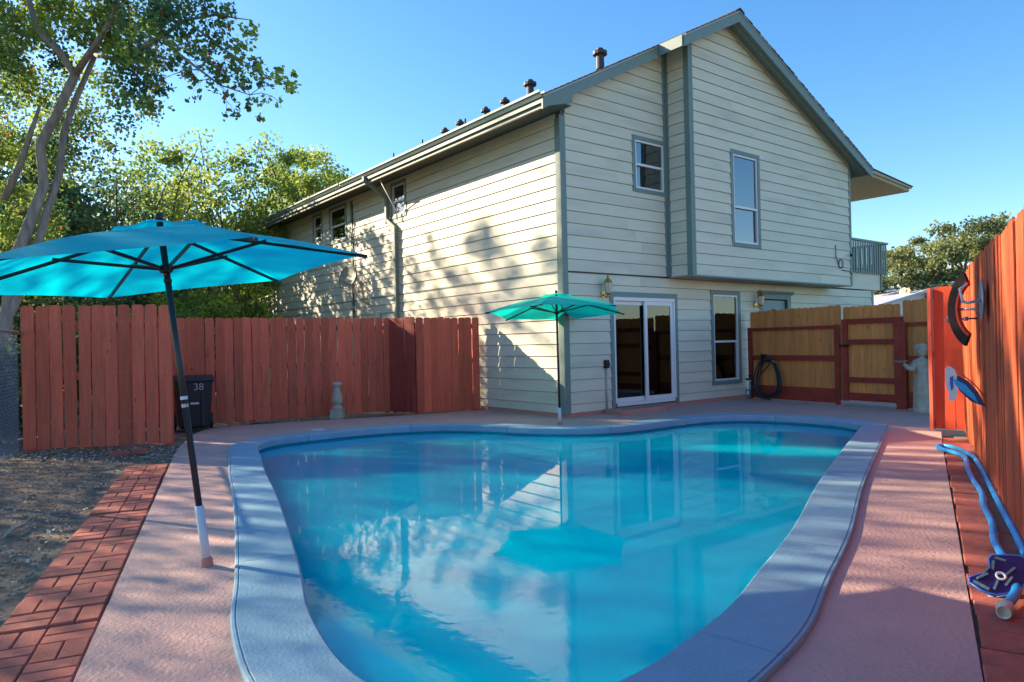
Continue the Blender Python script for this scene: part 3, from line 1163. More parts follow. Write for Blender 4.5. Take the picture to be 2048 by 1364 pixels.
# frieze under the rakes
def rake_board(u_a, u_b, y0_, y1_, drop0, drop1, nm, mt):
    """board following the roof line from u_a to u_b, between roof-drop0 and roof-drop1"""
    b = MB()
    b.prism([(u_a, roof_z(u_a) - drop1), (u_b, roof_z(u_b) - drop1), (u_b, roof_z(u_b) - drop0), (u_a, roof_z(u_a) - drop0)],
            lambda a, c, t_: (a, t_, c), y0_, y1_)
    return b.build(nm, mt, house)


OVL, OVB = -0.30, -0.86
UL, UR, UST = -0.64, 9.12, 2.20
rake_board(UL, UST - .02, OVL - .03, OVL, .035, .235, 'barge_board', TRIM)
rake_board(UST - .02, RIDGE_U, OVB - .03, OVB, .035, .235, 'barge_board', TRIM)
rake_board(RIDGE_U, UR, OVB - .03, OVB, .035, .235, 'barge_board', TRIM)
# return of the barge at the step
b = MB()
b.prism([(-OVL - .0, roof_z(UST) - .235), (-OVB, roof_z(UST) - .235), (-OVB, roof_z(UST) - .04), (-OVL, roof_z(UST) - .04)],
        lambda a, c, t_: (t_, -a, c), UST - .05, UST - .0205)
b.build('barge_return', TRIM, house)
rake_board(0.12, U0 - .1, -.045, -.021, .15, .235, 'frieze_board', SOFFIT)
rake_board(U0 + .1, RIDGE_U - .02, -BAYW - .045, -BAYW - .021, .15, .225, 'frieze_board', SOFFIT)
rake_board(RIDGE_U + .02, U1 - .06, -BAYW - .045, -BAYW - .021, .15, .235, 'frieze_board', SOFFIT)
# rake soffits
rake_board(0.0, UST - .02, OVL + .001, -.001, .135, .150, 'rake_soffit', SOFFIT)
rake_board(UST + .0, RIDGE_U, OVB + .001, -BAYW + .0, .135, .150, 'rake_soffit', SOFFIT)
rake_board(UST + .0, U0 - .032, -BAYW + .001, -.002, .135, .150, 'rake_soffit', SOFFIT)
rake_board(RIDGE_U, UR - .02, OVB + .001, -BAYW + .0, .135, .150, 'rake_soffit', TRIM)
# soffit moulding strip
rake_board(RIDGE_U + .1, UR - .1, -.74, -.72, .150, .162, 'soffit_strip', SOFFIT)

# roof deck + shingle courses


def slope_slab(u_a, u_b, y0_, y1_, drop0, drop1, nm, mt):
    return rake_board(u_a, u_b, y0_, y1_, drop0, drop1, nm, mt)


YB = 15.75
slope_slab(UL, UST, OVL - .0, YB, .028, .13, 'roof_deck', TRIM)
slope_slab(UST, RIDGE_U, OVB, YB, .028, .13, 'roof_deck', TRIM)
slope_slab(RIDGE_U, UR, OVB, YB, .028, .13, 'roof_deck', TRIM)
# metal drip edge
rake_board(UL, UST, OVL - .042, OVL - .0305, .018, .05, 'drip_edge', ALU)
rake_board(UST, RIDGE_U, OVB - .042, OVB - .0305, .018, .05, 'drip_edge', ALU)
rake_board(RIDGE_U, UR + .01, OVB - .042, OVB - .0305, .018, .05, 'drip_edge', ALU)


def shingles(u_a, u_b, y0_, y1_, n_):
    for k in range(n_):
        a = u_a + (u_b - u_a) * k / n_
        c = u_a + (u_b - u_a) * (k + 1) / n_
        za, zc = roof_z(a), roof_z(c)
        jy = random.uniform(-.012, .004)
        up = (zc > za)
        # lower end thick, upper end thin
        ta, tc_ = (.012, -.004) if up else (-.004, .012)
        b_ = MB()
        b_.prism([(a, za - .027), (c, zc - .027), (c, zc - .010 + tc_), (a, za - .010 + ta)], lambda p_, q_, t_: (p_, t_, q_), y0_ - .05 + jy, y1_)
        b_.build('shingle_course', SHINGLE, house)


shingles(UL - .03, UST, OVL, YB, 22)
shingles(UST, RIDGE_U, OVB, YB, 12)
shingles(RIDGE_U, UR + .04, OVB, YB, 40)
MB().prism([(RIDGE_U - .14, roof_z(RIDGE_U - .14) + .004), (RIDGE_U, RIDGE_Z + .004), (RIDGE_U + .14, roof_z(RIDGE_U + .14) + .004),
            (RIDGE_U + .14, roof_z(RIDGE_U + .14) + .016), (RIDGE_U, RIDGE_Z + .022), (RIDGE_U - .14, roof_z(RIDGE_U - .14) + .016)],
           lambda p_, q_, t_: (p_, t_, q_), OVB - .06, YB + .01).build('ridge_cap', SHINGLE, house)
# left eave: fascia, soffit, gutter
MB().box(-.60, -.575, OVL + .001, YB, 4.965, 5.13).build('fascia', TRIM, house)
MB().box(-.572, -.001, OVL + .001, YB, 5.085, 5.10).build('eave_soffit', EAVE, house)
MB().prism([(-.575, 4.975), (-.003, 5.13), (-.003, 5.32), (-.575, 5.08)], lambda a, c, t_: (a, t_, c), OVL - .028, OVL - .002).build('boxed_return', TRIM, house)
MB().box(-.605, -.565, OVL + .002, YB - .002, 4.952, 4.964).build('eave_moulding', SOFFIT, house)


def gutter(y0_, y1_, label=None):
    prof = [(-.602, 5.20), (-.602, 5.10), (-.665, 5.10), (-.68, 5.125), (-.70, 5.155), (-.715, 5.165), (-.715, 5.20), (-.708, 5.20), (-.708, 5.17), (-.675, 5.13), (-.66, 5.108), (-.61, 5.108), (-.61, 5.20)]
    b_ = MB()
    b_.prism(prof, lambda p_, q_, t_: (p_, t_, q_), y0_, y1_)
    b_.build('gutter', TRIM, house)


gutter(-.34, 7.1)
gutter(7.16, 15.7)
# downspout
ds = MB()
for p_, q_ in (((-.66, 5.86, 5.10), (-.66, 5.86, 5.0)), ((-.66, 5.86, 5.02), (-.10, 5.93, 4.72)), ((-.075, 5.93, 4.76), (-.075, 5.93, 4.16)), ((-.075, 5.93, 4.19), (-.075, 5.55, 3.95)), ((-.075, 5.55, 3.98), (-.075, 5.55, .12))):
    ds.bar(p_, q_, .075, .085, (1, 0, 0) if abs(p_[2] - q_[2]) > .5 else (0, 0, 1))
ds.build('downspout', TRIM, house)
ds = MB()
ds.tube([(-.075, 5.98, 4.10), (-.075, 5.98, 4.30)], .03, 8)
ds.build('stub_pipe', SIDING, house)
MB().tube([(-.55, 5.35, 4.97), (-.10, 5.42, 4.30), (-.09, 5.42, 4.10)], .016, 6).build('conduit', ALU, house, True)
MB().tube([(-.05, 7.83, 4.9), (-.05, 7.83, 3.3), (-.06, 7.86, 2.6), (-.05, 7.82, 2.2), (-.06, 7.9, 1.9)], .013, 6).build('cable', BLACK, house, True)
# far-end: dark eave
# windows


def window(fn, s0, s1, z0, z1, trim_w, rail_z, blind=None, glassm=None, frame_w=.035, trim_gap=True, dark=True):
    """fn(s, z, out) -> local point.  window > trim, frame, sash, pane(s)"""
    root = bpy.data.objects.new('window', None)
    COL.objects.link(root)
    root.parent = house

    def rect(a, b_, c, d, o0, o1):
        m_ = MB()
        m_.add([fn(a, c, o0), fn(b_, c, o0), fn(b_, d, o0), fn(a, d, o0), fn(a, c, o1), fn(b_, c, o1), fn(b_, d, o1), fn(a, d, o1)],
               [(0, 1, 2, 3), (7, 6, 5, 4), (0, 4, 5, 1), (1, 5, 6, 2), (2, 6, 7, 3), (3, 7, 4, 0)])
        return m_
    tw = trim_w
    rect(s0, s0 + tw, z0, z1, .0005, .032).build('window_trim', TRIM, root)
    rect(s1 - tw, s1, z0, z1, .0005, .032).build('window_trim', TRIM, root)
    rect(s0 + tw, s1 - tw, z1 - tw, z1, .0005, .032).build('window_trim', TRIM, root)
    rect(s0 + tw, s1 - tw, z0, z0 + tw * .95, .0005, .036).build('window_trim', TRIM, root)
    a, b_, c, d = s0 + tw + .002, s1 - tw - .002, z0 + tw * .95 + .002, z1 - tw - .002
    fw = frame_w
    fr_ = MB()
    for q in ((a, a + fw, c, d), (b_ - fw, b_, c, d), (a + fw, b_ - fw, d - fw, d), (a + fw, b_ - fw, c, c + fw), (a + fw, b_ - fw, rail_z - fw * .6, rail_z + fw * .6)):
        m_ = rect(*q, -.05, .020)
        fr_.add(m_.v, m_.f)
    fr_.build('window_frame', WHITE, root)
    rect(a + fw, b_ - fw, rail_z + fw * .6, d - fw, -.012, -.006).build('pane', glassm or GLASS, root)
    rect(a + fw, b_ - fw, c + fw, rail_z - fw * .6, -.030, -.024).build('pane', glassm or GLASS, root)
    if blind:
        z = c + fw
        bl_ = MB()
        while z < d - fw:
            m_ = MB()
            m_.add([fn(a + .03, z, -.070), fn(b_ - .03, z, -.070), fn(b_ - .03, z + .022, -.085), fn(a + .03, z + .022, -.085)], [(0, 1, 2, 3)])
            bl_.add(m_.v, m_.f)
            z += .03
        bl_.build('blind', blind, root)
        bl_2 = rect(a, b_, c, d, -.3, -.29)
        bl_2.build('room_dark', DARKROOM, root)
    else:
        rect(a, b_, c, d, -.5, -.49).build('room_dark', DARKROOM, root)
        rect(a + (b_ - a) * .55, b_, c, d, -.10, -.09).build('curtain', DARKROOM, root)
    return root


window(face_gable(0), *win_small, .075, 4.47, None, GLASS2)
window(face_gable(-BAYW), *win_bay, .08, 3.83, SHADE, GLASS2)
window(face_gable(0), *win_low, .085, 1.20, material('dim_blind', (0.16, 0.15, 0.14), .6), GLASS)
for o_ in lw_wins:
    window(face_left(0), *o_, .07, (o_[2] + o_[3]) / 2 - .03, SHADE if o_[0] > 5.5 else None, GLASS2)

# sliding door
sd = bpy.data.objects.new('sliding_door', None)
COL.objects.link(sd)
sd.parent = house
MB().box(1.0765, 1.16, -.032, -.0005, .03, 2.125).build('door_trim', TRIM, sd)
MB().box(2.825, 2.90, -.032, -.0005, .03, 2.125).build('door_trim', TRIM, sd)
MB().box(1.16, 2.825, -.032, -.0005, 2.035, 2.125).build('door_trim', TRIM, sd)
fr_ = MB()
fr_.box(1.162, 1.20, -.03, .08, .16, 2.033)
fr_.box(2.785, 2.823, -.03, .08, .16, 2.033)
fr_.box(1.2, 2.785, -.03, .08, 1.97, 2.033)
fr_.box(1.2, 2.785, -.03, .08, .10, .16)
fr_.build('door_frame', WHITE, sd)


def sash(x0_, x1_, y_, nm, wide=.065):
    m_ = MB()
    m_.box(x0_, x0_ + wide, y_, y_ + .03, .162, 1.968)
    m_.box(x1_ - wide, x1_, y_, y_ + .03, .162, 1.968)
    m_.box(x0_ + wide, x1_ - wide, y_, y_ + .03, 1.90, 1.968)
    m_.box(x0_ + wide, x1_ - wide, y_, y_ + .03, .162, .24)
    s_ = m_.build(nm, WHITE, sd)
    MB().box(x0_ + wide, x1_ - wide, y_ + .012, y_ + .018, .24, 1.90).build('pane', GLASS, s_)
    return s_


sash(1.202, 2.06, .035, 'fixed_sash', .03)
sash(1.98, 2.783, -.012, 'sliding_sash', .075)
# room behind: curtain, dark furniture
bl_ = MB()
for k in range(7):
    x = 2.42 + k * .055
    bl_.add([(x, .16, .2), (x + .05, .13, .2), (x + .05, .13, 1.97), (x, .16, 1.97)], [(0, 1, 2, 3)])
bl_.build('vertical_blind', BLIND, sd)
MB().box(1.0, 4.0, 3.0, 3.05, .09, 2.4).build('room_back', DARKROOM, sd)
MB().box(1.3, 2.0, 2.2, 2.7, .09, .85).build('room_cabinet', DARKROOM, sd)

# front door
fd = bpy.data.objects.new('front_door', None)
COL.objects.link(fd)
fd.parent = house
m_ = MB()
m_.box(5.665, 5.80, -.034, -.0005, .03, 2.10)
m_.box(6.76, 6.895, -.034, -.0005, .03, 2.10)
m_.build('door_trim', TRIM, fd)
m_ = MB()
m_.box(5.665, 6.895, -.036, -.0005, 2.10, 2.20)
m_.prism([(0, 2.20), (.04, 2.20), (.085, 2.26), (.085, 2.275), (0, 2.275)], lambda p_, q_, t_: (t_, -p_, q_), 5.60, 6.96)
m_.build('door_head', TRIM, fd)
MB().box(5.80, 6.76, .03, .07, .06, 2.08).build('door_leaf', DOORPAINT, fd)
gp_ = MB()
pts = []
ov = [(6.28 + .22 * math.cos(a * math.pi / 14), 1.40 + .47 * math.sin(a * math.pi / 14)) for a in range(28)]
gp_.prism(ov, lambda p_, q_, t_: (p_, t_, q_), .018, .0295)
gp_.build('oval_glass', LAMPGLASS, fd)
rg = MB().tube([(p_, .02, q_) for p_, q_ in ov] + [(ov[0][0], .02, ov[0][1])], .018, 6)
rg.build('oval_ring', BLACK, fd, True)
rg = MB().tube([(6.28 + .1 * math.cos(a * math.pi / 8), .014, 1.60 + .15 * math.sin(a * math.pi / 8)) for a in range(17)], .008, 5)
rg.build('leaded_scroll', BLACK, fd, True)

# balcony on the right
bal = bpy.data.objects.new('balcony', None)
COL.objects.link(bal)
bal.parent = house
MB().box(U1 + .04, 11.34, -.02, 4.0, 2.445, 2.90).build('balcony_deck', SIDING, bal)
MB().box(11.30, 11.37, -.045, -.021, 2.445, 2.90).build('corner_trim', TRIM, bal)
x = U1 + .08
while x < 11.5:
    MB().box(x, x + .07, -.10, -.08, 2.85, 3.66).build('baluster', TRIM, bal)
    x += .125
y = .05
while y < 3.8:
    MB().box(11.50, 11.53, y, y + .07, 2.85, 3.66).build('baluster', TRIM, bal)
    y += .125
MB().box(U1 + .04, 11.58, -.13, -.05, 3.66, 3.71).build('top_rail', TRIM, bal)
MB().box(11.49, 11.57, -.04, 4.0, 3.66, 3.71).build('top_rail', TRIM, bal)
MB().box(U1 + .04, 11.5, -.075, -.035, 2.92, 2.98).build('bottom_rail', TRIM, bal)
# shed roof above it
ax = MB()
ax.prism([(8.0, 5.80), (13.3, 5.40), (13.3, 5.30), (8.0, 5.66)], lambda p_, q_, t_: (p_, t_, q_), .02, 6.0)
ax.build('balcony_roof', SOFFIT, house)
MB().prism([(8.0, 5.83), (13.36, 5.43), (13.36, 5.385), (8.0, 5.70)], lambda p_, q_, t_: (p_, t_, q_), -.03, .018).build('balcony_fascia', SOFFIT, house)
MB().prism([(8.0, 5.87), (13.4, 5.46), (13.4, 5.435), (8.0, 5.835)], lambda p_, q_, t_: (p_, t_, q_), -.05, 6.0).build('balcony_shingles', SHINGLE, house)
MB().box(10.9, 11.0, 4.2, 4.3, 2.4, 5.5).build('balcony_post', TRIM, house)

# vents
for (u_, w__, zt, r_, kind) in [(1.0, .01, 6.37, .075, 1), (1.0, 1.93, 6.42, .075, 1), (1.0, 2.75, 6.31, .06, 1), (1.0, 3.43, 6.31, .06, 1), (1.0, 4.21, 6.27, .025, 0),
                                (1.0, 4.41, 6.30, .06, 1), (1.0, 5.04, 6.28, .06, 1), (1.0, 6.06, 6.26, .022, 0), (1.0, 7.52, 6.27, .022, 0), (.9, 14.0, 6.30, .10, 1)]:
    zb = roof_z(u_)
    pr = [(r_, 0), (r_ * .92, zt - zb - (.11 if kind else 0))]
    if kind:
        h0 = zt - zb
        pr += [(r_ * 1.7, h0 - .11), (r_ * 1.7, h0 - .055), (r_ * .8, h0 - .03), (r_ * .8, h0)]
    MB().lathe(pr, (u_, w__, zb), 12).build('roof_vent', material('vent_metal', (.05, .052, .07), .6, .2), house)

BARK_RIM = material('brown_rim', (.10, .075, .05), .6)
# satellite dish on the long wall
t = bpy.data.objects.new('satellite_dish', None)
COL.objects.link(t)
t.matrix_world = Matrix.Translation(HC) @ Matrix.Rotation(YAW, 4, 'Z') @ Matrix.Translation((-.36, 7.42, 2.98))
tag(t, 'beige satellite dish on a bent mast against the sunlit side wall', 'satellite dish')
q_ = []
dn = Vector((-.90, -.34, .30)).normalized()
dsh = MB()
prof = [(0.001, 0.0), (.08, .003), (.16, .013), (.23, .028), (.27, .042), (.275, .040), (.23, .022), (.16, .006), (.08, -.005), (.001, -.008)]
dsh.lathe(prof, (0, 0, 0), 28, 1.0, 1.15, axis=dn)
dsh.build('reflector', material('dish_paint', (.30, .28, .21), .5, .1, 5), t, True)
_a = dn.cross(Vector((0, 0, 1))).normalized()
_b = dn.cross(_a)
MB().tube([dn * .042 + _a * .275 * math.cos(k * math.pi / 14) + _b * .316 * math.sin(k * math.pi / 14) for k in range(29)], .009, 6, False).build('rim', BARK_RIM, t, True)
arm0 = Vector((0, 0, -.25))
arm1 = dn * .52 + Vector((0, 0, -.08))
MB().tube([arm0 + Vector((.02, .02, .02)), arm1], .018, 6).build('feed_arm', ALU, t, True)
MB().tube([arm1 - dn * .05, arm1 + Vector((0, 0, .10))], .03, 8).build('feed_horn', material('feed_grey', (.3, .28, .24), .5), t, True)
MB().tube([Vector((.02, .02, -.05)), Vector((.10, -.05, -.30)), Vector((.16, -.30, -.62)), Vector((.33, -.34, -.66))], .020, 8).build('mast', ALU, t, True)
MB().box(.335, .350, -.40, -.28, -.76, -.56).build('mount_plate', ALU, t)

# meter and pipes just above the fence on the long wall
t = bpy.data.objects.new('utility_meter', None)
COL.objects.link(t)
t.matrix_world = Matrix.Translation(HC) @ Matrix.Rotation(YAW, 4, 'Z') @ Matrix.Translation((-.03, 6.5, 1.75))
tag(t, 'pale meter box with a short pipe on the side wall above the fence', 'meter')
MB().box(-.10, 0, -.05, .12, -.2, .32).build('meter_box', SIDING, t)
MB().tube([(-.06, .15, .12), (-.06, .5, .14), (-.06, .75, .08), (-.06, .85, -.2)], .022, 8).build('pipe', ALU, t, True)

# little wall fixture with cable loop on the bay
t = bpy.data.objects.new('cable_loop', None)
COL.objects.link(t)
t.matrix_world = Matrix.Translation(HC) @ Matrix.Rotation(YAW, 4, 'Z') @ Matrix.Translation((8.0, -BAYW - .03, 2.92))
tag(t, 'coiled black cable loop on the lower right of the bay wall', 'cable')
MB().tube([(.10 + .10 * math.cos(a * .5), -.01, .0 + .10 * math.sin(a * .5)) for a in range(26)], .010, 5).build('cable_coil', BLACK, t, True)
MB().tube([(-.12, -.01, .42), (-.12, -.01, .16), (.02, -.01, -.06)], .009, 5).build('cable_tail', BLACK, t, True)
MB().tube([(.16, -.01, -.14), (.5, -.01, -.15), (.62, -.01, -.22)], .009, 5).build('cable_lead', BLACK, t, True)
MB().lathe([(.035, 0), (.035, .06)], (.50, -.04, .22), 10, axis=(0, -1, 0)).build('wall_socket', BLACK, t)


def lantern(u_, z_, label):
    t = bpy.data.objects.new('wall_lantern', None)
    COL.objects.link(t)
    t.matrix_world = Matrix.Translation(HC) @ Matrix.Rotation(YAW, 4, 'Z') @ Matrix.Translation((u_, -.022, z_))
    tag(t, label, 'wall lamp', 'brass lanterns beside the doors')
    MB().lathe([(.055, 0), (.05, .015)], (0, 0, 0), 16, axis=(0, -1, 0)).build('back_plate', BRASS, t)
    MB().tube([(0, -.01, 0), (0, -.07, -.05), (0, -.12, -.06), (0, -.13, -.02)], .012, 8).build('arm', BRASS, t, True)
    MB().lathe([(.02, -.03), (.055, .0), (.06, .012)], (0, -.13, 0), 6).build('base_cup', BRASS, t)
    MB().lathe([(.052, .012), (.070, .19)], (0, -.13, 0), 6).build('glass_body', LAMPGLASS, t)
    m_ = MB()
    for k in range(6):
        a = math.pi / 3 * k
        m_.bar((.055 * math.cos(a), -.13 + .055 * math.sin(a), .01), (.073 * math.cos(a), -.13 + .073 * math.sin(a), .192), .008, .008)
    m_.build('cage_bar', BRASS, t)
    MB().lathe([(.082, .19), (.075, .205), (.03, .27), (.012, .285), (.018, .30), (.006, .33)], (0, -.13, 0), 6).build('roof_cap', BRASS, t)


lantern(.90, 2.07, 'brass and glass wall lantern left of the sliding glass door')
lantern(5.50, 1.95, 'brass and glass wall lantern left of the front door above the cedar fence')

# switch box, conduit
t = bpy.data.objects.new('switch_box', None)
COL.objects.link(t)
t.matrix_world = Matrix.Translation(HC) @ Matrix.Rotation(YAW, 4, 'Z') @ Matrix.Translation((.93, -.02, .86))
tag(t, 'small black switch box with a grey conduit left of the sliding door', 'switch box')
MB().box(-.04, .04, -.06, .0, -.07, .07).build('box_body', BLACK, t)
MB().tube([(.0, -.02, -.07), (.0, -.02, -.80)], .013, 8).build('conduit', ALU, t, True)
MB().tube([(.04, -.03, .0), (.075, -.03, .0)], .02, 8).build('knob', BLACK, t, True)
MB().tube([(.01, -.03, -.80), (.01, -.06, -.90)], .022, 8).build('conduit_foot', PINK, t, True)

# door step
t = MB()
t.prism([(.88, -.46), (2.0, -.46), (2.45, -.05), (2.45, -.008), (.88, -.008)], lambda p_, q_, z_: (p_, q_, z_), .0, .085)
st = t.build('door_step', PINK)
st.matrix_world = Matrix.Translation(HC) @ Matrix.Rotation(YAW, 4, 'Z')
tag(st, 'low pink concrete step below the sliding door', 'step')

# spigot by the cedar fence
sp = thing('garden_spigot', 'grey standpipe with faucet between the house wall and cedar fence', 'faucet', (4.93, 14.50, 0))
MB().tube([(0, 0, 0), (0, 0, .42)], .022, 8).build('pipe', ALU, sp, True)
MB().tube([(0, 0, .40), (0.02, -.09, .40), (0.03, -.13, .34)], .018, 8).build('spout', BLACK, sp, True)
MB().tube([(-.09, -.03, .40), (.06, -.03, .40)], .022, 8).build('valve', BLACK, sp, True)
MB().lathe([(.05, 0), (.05, .02)], (-.0, -.02, .47), 10).build('handle', BLACK, sp)
MB().tube([(-.03, 0, 0), (-.05, .0, .2)], .05, 8).build('insulated_base', METAL, sp, True)

# coiled garden hose hanging on the cedar fence
hs = thing('garden_hose', 'dark grey garden hose hung in long loops on the cedar fence', 'hose', (*gpt(0.52), 0), GA)
for k in range(5):
    pts = []
    w0 = .20 + .025 * k + random.uniform(-.01, .01)
    zt_, zb_ = .80 + random.uniform(-.02, .02), .06 + .03 * (k % 3)
    cx0 = random.uniform(-.02, .02) + k * .01
    for a in range(25):
        th = 2 * math.pi * a / 24
        zz = (zt_ + zb_) / 2 + (zt_ - zb_) / 2 * math.cos(th)
        wd = w0 * (abs(math.sin(th)) ** .8) * (1.35 - .45 * (zz - zb_) / (zt_ - zb_)) * (1 if math.sin(th) > 0 else -1)
        pts.append((cx0 + wd, -.12 - .018 * k + .01 * math.sin(3 * th), zz))
    MB().tube(pts, .014, 6, False).build('hose_loop', RUBBER, hs, True)
for k in range(4):
    MB().tube([(-.16 + .02 * k, -.12 - .02 * k, .76), (-.08, -.15 - .02 * k, .86 + .02 * k), (.04, -.16 - .02 * k, .88 + .01 * k), (.15, -.13 - .02 * k, .80)], .016, 6).build('hose_wrap', RUBBER, hs, True)
MB().tube([(-.12, -.22, .52), (-.04, -.24, .55), (.08, -.24, .66), (.19, -.22, .80)], .013, 6).build('hose_end', RUBBER, hs, True)
MB().tube([(.19, -.22, .80), (.25, -.22, .77)], .018, 8).build('brass_fitting', BRASS, hs, True)
MB().tube([(-.42, -.14, .36), (-.33, -.15, .12), (-.15, -.16, .03), (.1, -.17, .02)], .014, 6).build('hose_lead', RUBBER, hs, True)
MB().tube([(-.49, -.12, .39), (-.42, -.14, .36)], .02, 8).build('white_connector', WHITEPL, hs, True)

# ------------------------------------------------------------------ statue
stt = thing('garden_statue', 'grey stone statue of a robed child holding out a shallow dish', 'statue', (6.60, 11.22, 0), R(150))
b = MB()
nseg = 28
prof = [(.155, 0), (.165, .03), (.15, .05), (.142, .07), (.138, .20), (.128, .40), (.112, .56), (.095, .68), (.10, .72), (.115, .78), (.105, .84), (.05, .875)]
vs, fs = [], []
for i_, (r_, z_) in enumerate(prof):
    for k in range(nseg):
        a = 2 * math.pi * k / nseg
        fold = (.012 * math.sin(a * 7 + z_ * 2) + .006 * math.sin(a * 13 - z_)) if .06 < z_ < .66 else 0
        sx_ = 1.0 if z_ < .7 else 1.15
        sy_ = 1.0 if z_ < .7 else .75
        vs.append(((r_ + fold) * math.cos(a) * sx_, (r_ + fold) * math.sin(a) * sy_, z_))
for i_ in range(len(prof) - 1):
    for k in range(nseg):
        fs.append((i_ * nseg + k, i_ * nseg + (k + 1) % nseg, (i_ + 1) * nseg + (k + 1) % nseg, (i_ + 1) * nseg + k))
fs.append(tuple(range((len(prof) - 1) * nseg, len(prof) * nseg)))
b.add(vs, fs)
b.tube([(0, 0, .84), (-.0, .01, .90)], [.045, .040], 10)
b.lathe([(.001, -.115), (.05, -.095), (.08, -.055), (.092, 0), (.09, .045), (.062, .095), (.001, .115)], (.01, .012, 1.0), 14, .92, .95)      # head
b.lathe([(.001, -.025), (.022, 0), (.001, .02)], (.0, .088, .975), 8)   # nose
b.build('figure', STATUE, stt, True)
hb = MB()
for k in range(60):
    a = random.uniform(0, 6.28)
    e_ = random.uniform(-.1, 1.4)
    if math.sin(a) > .55 and e_ < .75:
        continue
    r_ = .098
    c = Vector((.01 + r_ * math.cos(a) * math.cos(e_), .008 + r_ * math.sin(a) * math.cos(e_), 1.0 + r_ * math.sin(e_)))
    hb.lathe([(.001, -.018), (.017, -.008), (.017, .008), (.001, .018)], c, 6)
hb.build('curly_hair', STATUE, stt, True)
am = MB()
am.tube([(-.09, .0, .82), (-.19, .03, .70), (-.20, .10, .76), (-.13, .15, .84)], [.05, .06, .045, .025], 10)
am.tube([(.09, .0, .82), (.16, .05, .69), (.20, .10, .72), (.27, .12, .79)], [.05, .06, .045, .025], 10)
am.build('arm', STATUE, stt, True)
MB().lathe([(.001, 0), (.06, .004), (.11, .03), (.115, .035), (.09, .022), (.001, .012)], (.31, .13, .80), 16).build('dish', STATUE, stt, True)
MB().lathe([(.001, 0), (.05, .004), (.09, .028), (.001, .014)], (-.16, .12, .86), 14).build('cloth_roll', STATUE, stt, True)

# pool noodles
nd = MB().tube([(6.90, 11.28, .02), (6.83, 11.24, .5), (6.80, 11.22, .9), (6.80, 11.25, 1.30)], .040, 12)
tag(nd.build('pool_noodle', NOODLEO, smooth=True), 'orange foam pool noodle leaning behind the statue', 'pool noodle', 'pool noodles against the cedar fence')
nd = MB().tube([(6.86, 11.13, .02), (6.90, 11.14, .6), (6.90, 11.16, 1.0), (6.88, 11.20, 1.36)], .042, 12)
tag(nd.build('pool_noodle', NOODLET, smooth=True), 'dark teal foam pool noodle right of the orange one', 'pool noodle', 'pool noodles against the cedar fence')

# concrete baluster
bl = thing('concrete_baluster', 'grey concrete baluster standing on end by the red fence', 'baluster', (-3.12, 12.36, -.01))
MB().box(-.105, .105, -.105, .105, 0, .17).build('base_block', CONCRETE, bl)
MB().lathe([(.10, .17), (.095, .20), (.06, .235), (.058, .25), (.085, .27), (.098, .33), (.085, .42), (.062, .50), (.055, .56), (.07, .58), (.085, .60), (.085, .63), (.06, .645), (.001, .65)], (0, 0, 0), 20).build('turned_column', CONCRETE, bl, True)

# trash bin
bn = thing('trash_bin', 'black wheeled trash bin with white markings beside the red fence', 'trash bin', (-5.07, 11.05, -.02), R(28))
m_ = MB()
x0_, x1_, y0_, y1_ = .215, .265, .25, .30
vs = [(-x0_, -y0_, .05), (x0_, -y0_, .05), (x0_, y0_, .05), (-x0_, y0_, .05), (-x1_, -y1_, .80), (x1_, -y1_, .80), (x1_, y1_, .80), (-x1_, y1_, .80)]
m_.add(vs, [(0, 3, 2, 1), (0, 1, 5, 4), (1, 2, 6, 5), (2, 3, 7, 6), (3, 0, 4, 7)])
o = m_.build('bin_body', BIN, bn)
bv = o.modifiers.new('bevel', 'BEVEL')
bv.width = .05
bv.segments = 3
m_ = MB()
m_.prism([(-.33, .80), (.34, .80), (.36, .78), (.37, .82), (.28, .86), (0, .885), (-.28, .86), (-.34, .83)], lambda p_, q_, t_: (t_, -p_, q_), -.285, .285)
o = m_.build('lid', BIN, bn)
bv = o.modifiers.new('bevel', 'BEVEL')
bv.width = .015
bv.segments = 2
MB().tube([(-.25, .33, .82), (.25, .33, .82)], .018, 8).build('handle', BIN, bn, True)
for sx_ in (-1, 1):
    wl = MB().lathe([(.12, -.03), (.13, -.015), (.13, .015), (.12, .03)], (sx_ * .27, .26, .13), 20, axis=(1, 0, 0)).build('wheel', RUBBER, bn)
    MB().lathe([(.02, -.034), (.02, .034)], (sx_ * .27, .26, .13), 8, axis=(1, 0, 0)).build('hub', METAL, wl)
m_ = MB()
for x in (-.12, .12):
    m_.box(x - .02, x + .02, -.305, -.27, .12, .62)
m_.build('rib', BIN, bn)
MB().box(-.06, .06, -.318, -.28, .44, .47).build('grab_bar', METAL, bn)


def text(body, size, mat, parent, loc, rot, name='lettering'):
    cu = bpy.data.curves.new(name, 'FONT')
    cu.body = body
    cu.size = size
    cu.extrude = .001
    cu.align_x = 'CENTER'
    tmp = bpy.data.objects.new('tmp', cu)
    COL.objects.link(tmp)
    dg = bpy.context.evaluated_depsgraph_get()
    me = bpy.data.meshes.new_from_object(tmp.evaluated_get(dg))
    bpy.data.objects.remove(tmp)
    me.materials.append(mat)
    o_ = obj(name, me, parent, loc)
    o_.rotation_euler = rot
    return o_


text('38', .15, LETTER, bn, (.06, -.311, .66), (R(86), 0, 0))
text('3', .10, LETTER, bn, (-.262, .0, .70), (R(90), 0, R(-90)))

# ------------------------------------------------------------------ umbrellas


